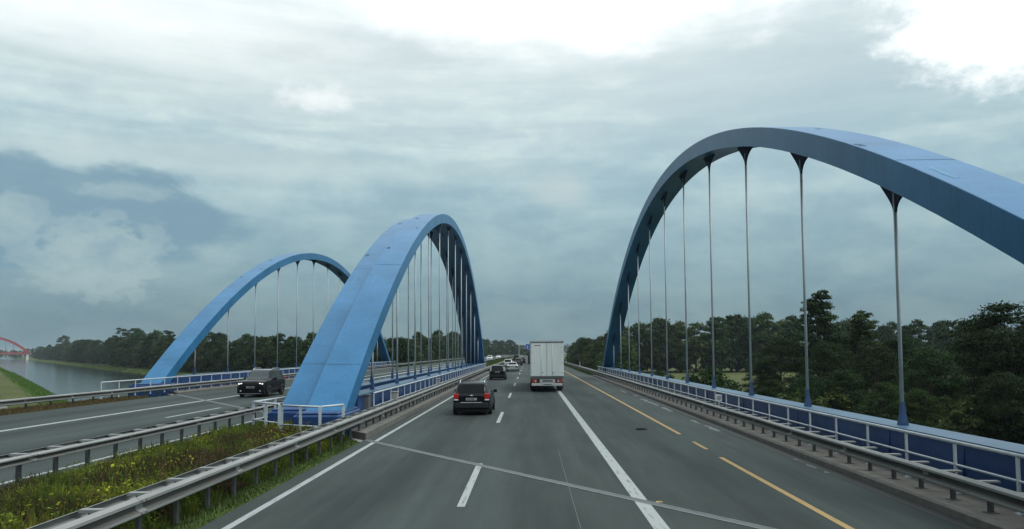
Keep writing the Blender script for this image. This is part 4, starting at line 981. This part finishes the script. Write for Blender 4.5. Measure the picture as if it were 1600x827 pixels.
# left verge, far median, far right verge, canal bank fringe
x, y, f, r = field(-26.6,-24.32, 17, 49.5, 26000, 5, .5, P0-.5); blades('verge_grass', np.stack([x,y,np.full(len(x),.1)],1), (.08+.26*r.random(len(x)))*np.where(x>-24.7,.7,1), .012+.012*r.random(len(x)), G_DRY, 6)
x, y, f, r = field(-10.2,-6.2, 117, 420, 16000, 6, .3); blades('median_grass', np.stack([x,y,np.full(len(x),.05)],1), .25+.35*r.random(len(x)), .05+.05*r.random(len(x)), leaf_mat('far_median_grass', [(0,(.06,.09,.02)),(1,(.12,.17,.04))], .3), 7)
x, y, f, r = field(7.85,13, 100, 330, 22000, 7, .3); blades('verge_grass', np.stack([x,y,np.interp(x,[7.8,9,13],[-.05,-.08,-1.5])],1), .12+.3*r.random(len(x)), .03+.03*r.random(len(x)), G_GREEN, 8)
r = np.random.default_rng(8); qa = 60+400*r.random(15000)**1.4; pa = 6.5+7.6*r.random(15000)**.8
B = np.stack([qa*ex+pa*nx, qa*ey+pa*ny, np.interp(pa,[5.5,8,13,14.6],[-3,-3.6,-5.95,-6.1])],1); blades('canal_bank_grass', B, .2+.4*r.random(15000), .03+.05*r.random(15000), leaf_mat('bank_grass', [(0,(.06,.11,.02)),(1,(.13,.19,.04))], .3), 9)
r = np.random.default_rng(10); qa = -60+700*r.random(9000); pa = 60.4+6*r.random(9000)
B = np.stack([qa*ex+pa*nx, qa*ey+pa*ny, np.interp(pa,[60.4,62.5,66.5],[-6,-5.3,-4.4])],1); blades('canal_bank_grass', B, .2+.5*r.random(9000), .05+.06*r.random(9000), G_GREEN, 10)

# ------------------------------------------------------------------ haze
hz = MB(); hz.box(-6500,6500,-6500,6500,-9.3,34); hz = setting(hz.build('haze', bpy.data.materials.new('haze_air')), 'stuff')
hm = hz.data.materials[0]; hm.use_nodes = True; hn = hm.node_tree.nodes; hn.remove(hn['Principled BSDF'])
pv = hn.new('ShaderNodeVolumePrincipled'); pv.inputs['Color'].default_value = (.74,.86,.93,1); pv.inputs['Density'].default_value = .00013
hm.node_tree.links.new(pv.outputs[0], hn['Material Output'].inputs['Volume'])

# ------------------------------------------------------------------ camera
F_, CX, CY, HC, ROLL, YAW, PITCH = 1200., 800., 476., 3.06, .0057, math.radians(-1.27), math.radians(3.52)
d = Vector((math.sin(YAW)*math.cos(PITCH), math.cos(YAW)*math.cos(PITCH), math.sin(PITCH))); rt = Vector((math.cos(YAW),-math.sin(YAW),0)); up = rt.cross(d)
r2 = rt*math.cos(ROLL)-up*math.sin(ROLL); u2 = rt*math.sin(ROLL)+up*math.cos(ROLL)
cd = bpy.data.cameras.new('camera'); cam = bpy.data.objects.new('camera', cd); col.objects.link(cam); scene.camera = cam
cam.matrix_world = Matrix(((r2.x,u2.x,-d.x,0),(r2.y,u2.y,-d.y,0),(r2.z,u2.z,-d.z,HC),(0,0,0,1)))
cd.sensor_width = 36; cd.sensor_fit = 'HORIZONTAL'; cd.lens = F_/1600*36; cd.shift_x = 0; cd.shift_y = (CY-413.5)/1600; cd.clip_start = .1; cd.clip_end = 9000
def pix_dir(x, y):
    v = d+r2*((x-CX)/F_)+u2*((CY-y)/F_); return v.normalized()

# ------------------------------------------------------------------ light and sky
SUN_EL, SUN_AZ = 60, 118                                           # high on the right, a little behind the viewer, veiled by cloud
sl = bpy.data.lights.new('sun','SUN'); sl.energy = 1.5; sl.angle = math.radians(20); sl.color = (1,.975,.94)
so = bpy.data.objects.new('sun', sl); col.objects.link(so)
sv = Vector((math.sin(math.radians(SUN_AZ))*math.cos(math.radians(SUN_EL)), math.cos(math.radians(SUN_AZ))*math.cos(math.radians(SUN_EL)), math.sin(math.radians(SUN_EL))))
so.rotation_euler = (-sv).to_track_quat('-Z','Y').to_euler(); so.location = (0,0,60)

wd = bpy.data.worlds.new('World'); scene.world = wd; wd.use_nodes = True; N = wd.node_tree.nodes; L = wd.node_tree.links
bg = N['Background']; bg.inputs['Strength'].default_value = .1
def sock(v):
    return v
def mth(op, a, b=None, c=None, clamp=False):
    n = N.new('ShaderNodeMath'); n.operation = op; n.use_clamp = clamp
    for i, v in enumerate((a,b,c)):
        if v is None: continue
        if isinstance(v,(int,float)): n.inputs[i].default_value = v
        else: L.new(v, n.inputs[i])
    return n.outputs[0]
def mrange(v, a, b, c=0., e=1., smooth=True):
    n = N.new('ShaderNodeMapRange'); n.interpolation_type = 'SMOOTHSTEP' if smooth else 'LINEAR'; L.new(v, n.inputs[0])
    for k, val in zip(('From Min','From Max','To Min','To Max'), (a,b,c,e)): n.inputs[k].default_value = val
    return n.outputs[0]
def cmix(f, a, b, blend='MIX'):
    n = N.new('ShaderNodeMix'); n.data_type = 'RGBA'; n.blend_type = blend; n.clamp_factor = True
    if isinstance(f,(int,float)): n.inputs[0].default_value = f
    else: L.new(f, n.inputs[0])
    for i, v in ((6,a),(7,b)):
        if isinstance(v, tuple): n.inputs[i].default_value = (*v,1)
        else: L.new(v, n.inputs[i])
    return n.outputs[2]
tc = N.new('ShaderNodeTexCoord'); sep = N.new('ShaderNodeSeparateXYZ'); L.new(tc.outputs['Generated'], sep.inputs[0])
dx, dy, dz = sep.outputs
az = mth('ARCTAN2', dx, dy); el = mth('ARCSINE', dz)
zz = mth('ADD', mth('MAXIMUM', dz, 0.), .16)
pl = N.new('ShaderNodeCombineXYZ'); L.new(mth('DIVIDE',dx,zz), pl.inputs[0]); L.new(mth('DIVIDE',dy,zz), pl.inputs[1])
ae = N.new('ShaderNodeCombineXYZ'); L.new(az, ae.inputs[0]); L.new(el, ae.inputs[1])
def noise(vec, scale, det=8, rough=.58, stretch=(1,1,1), off=(0,0,0), dist=0.):
    mp = N.new('ShaderNodeMapping'); mp.inputs['Scale'].default_value = stretch; mp.inputs['Location'].default_value = off; L.new(vec, mp.inputs[0])
    n = N.new('ShaderNodeTexNoise'); n.inputs['Scale'].default_value = scale; n.inputs['Detail'].default_value = det; n.inputs['Roughness'].default_value = rough; n.inputs['Distortion'].default_value = dist
    L.new(mp.outputs[0], n.inputs['Vector']); return n.outputs['Fac']
n_big = noise(pl.outputs[0], 1.0, 9, .55, (1,1,1), (3.1,1.7,0), .3)
n_mid = noise(ae.outputs[0], 7.5, 9, .6, (1,2.4,1), (1.3,.4,0), .25)
n_str = noise(ae.outputs[0], 5.0, 8, .55, (1,7.5,1), (.7,2.2,0), .2)
n_fine = noise(ae.outputs[0], 16, 9, .6, (1,1.3,1), (5,3,0))
n_xf = noise(ae.outputs[0], 34, 8, .6, (1,1.5,1), (2,7,0))
n_mx = mth('ADD', mth('MULTIPLY', n_fine, .55), mth('MULTIPLY', n_xf, .45))
def blob(px, py, rx, ry, soft=.5, n=n_mid, amt=1.6):
    v = pix_dir(px,py); a0 = math.atan2(v.x,v.y); e0 = math.asin(v.z)
    u = mth('POWER', mth('MULTIPLY', mth('SUBTRACT',az,a0), F_/rx), 2.); w_ = mth('POWER', mth('MULTIPLY', mth('SUBTRACT',el,e0), F_/ry), 2.)
    dd = mth('ADD', mth('SQRT', mth('ADD',u,w_)), mth('MULTIPLY', mth('SUBTRACT',n,.5), amt))
    return mrange(dd, 1+soft*.5, 1-soft*.5)
# clear air behind the clouds
sky = N.new('ShaderNodeTexSky'); sky.sky_type = 'NISHITA'; sky.sun_disc = False; sky.sun_elevation = math.radians(SUN_EL); sky.sun_rotation = math.radians(SUN_AZ); sky.air_density = 1.2; sky.dust_density = 2.0
# cloud deck colour by height above the horizon (radiance x10)
rp = N.new('ShaderNodeValToRGB'); L.new(mrange(dz, 0, 1, 0, 1, False), rp.inputs[0]); e = rp.color_ramp.elements
e[0].position = 0; e[0].color = (2.1,3.1,3.45,1); e[1].position = 1; e[1].color = (9,9.9,10.1,1)
for p, c in ((.05,(2.35,3.5,3.85)),(.12,(3.35,4.8,5.15)),(.2,(4.4,5.95,6.25)),(.29,(5.5,7.0,7.2)),(.37,(6.6,7.9,8.0)),(.5,(10.5,11.6,11.8)),(.7,(16,17.4,17.6))): x_ = e.new(p); x_.color = (*c,1)
deck = cmix(mrange(n_mid, .3, .72), cmix(1., rp.outputs[0], (.86,.9,.94), 'MULTIPLY'), cmix(1., rp.outputs[0], (1.16,1.11,1.08), 'MULTIPLY'))
deck = cmix(mth('MULTIPLY', mrange(n_str, .36, .68), mrange(el, .1, .3)), cmix(1., deck, (.90,.93,.96), 'MULTIPLY'), cmix(1., deck, (1.18,1.14,1.12), 'MULTIPLY'))
deck = cmix(mth('MULTIPLY', mrange(n_big,.35,.65), .5), deck, cmix(1., deck, (.88,.93,.97), 'MULTIPLY'))
c_ = cmix(mrange(n_mx,.33,.66), cmix(1., deck, (.93,.955,.97), 'MULTIPLY'), cmix(1., deck, (1.07,1.05,1.03), 'MULTIPLY'))
c_ = cmix(mth('MULTIPLY', blob(1290,140,360,90,.9), .55), c_, (3.7,5.3,6.0))
c_ = cmix(mth('MULTIPLY', blob(560,78,180,20,1.0,n_str,2.), .6), c_, (4.6,5.9,6.2))
c_ = cmix(mth('MULTIPLY', blob(250,90,330,55,1.2,n_str,1.6), .35), c_, (7.6,8.4,8.3))
c_ = cmix(mth('MULTIPLY', blob(250,246,420,20,1.2,n_str,2.2), .45), c_, (6.0,7.2,7.2))
dk = mth('MULTIPLY', blob(70,335,230,78,.28,n_mid,1.1), mrange(mth('ADD',el,mth('MULTIPLY',mth('SUBTRACT',n_fine,.5),.016)), .2315, .2245))
c_ = cmix(mth('MULTIPLY', dk, .8), c_, (1.9,3.3,4.3))
puff = mth('MAXIMUM', blob(12,338,42,34,.4,n_mx,3.2), mth('MAXIMUM', blob(155,402,88,54,.35,n_mx,3.4), blob(205,300,60,11,.9,n_xf,3.)))
c_ = cmix(mth('MULTIPLY', puff, mrange(n_mx,.35,.62,.3,.85)), c_, (4.0,5.35,5.6))
c_ = cmix(mth('MULTIPLY', blob(872,298,40,22,1.5,n_fine,1.4), .5), c_, (6.2,7.2,7.1))
c_ = cmix(mth('MULTIPLY', blob(500,153,50,15,2.0,n_xf,3.4), .85), c_, (10.5,11,10.8))
hi = mth('MAXIMUM', blob(910,-55,385,102,.9,n_mid,1.3), mth('MULTIPLY', blob(150,15,330,46,1.4,n_mid,1.5), .4))
hi = mth('MAXIMUM', hi, blob(1620,8,160,78,.8,n_mx,1.9))
c_ = cmix(mth('MULTIPLY', blob(880,-20,620,165,1.5,n_mid,1.2), .55), c_, (8.6,9.4,9.4))
c_ = cmix(hi, c_, (14,14.2,14))
c_ = cmix(.93, sky.outputs[0], c_)
# unseen sky left of and behind the viewer, darkened to keep arch sides dark
back = mth('MULTIPLY', mrange(mth('ADD', mth('MULTIPLY',dy,.35), mth('MULTIPLY',dx,.93)), -.27, -.62), mrange(dz, .99, .82))
c_ = cmix(mth('MULTIPLY', back, .95), c_, (.7,1.05,1.25))
ground_dim = mrange(dz, -.03, .0)
c_ = cmix(ground_dim, (1.2,1.5,1.4), c_)
L.new(c_, bg.inputs['Color'])

# ------------------------------------------------------------------ render settings
scene.render.engine = 'CYCLES'
vs = scene.view_settings; vs.view_transform = 'Standard'; vs.look = 'None'; vs.exposure = 0.0; vs.gamma = 1; vs.use_curve_mapping = False
scene.render.resolution_x = 1024; scene.render.resolution_y = 529
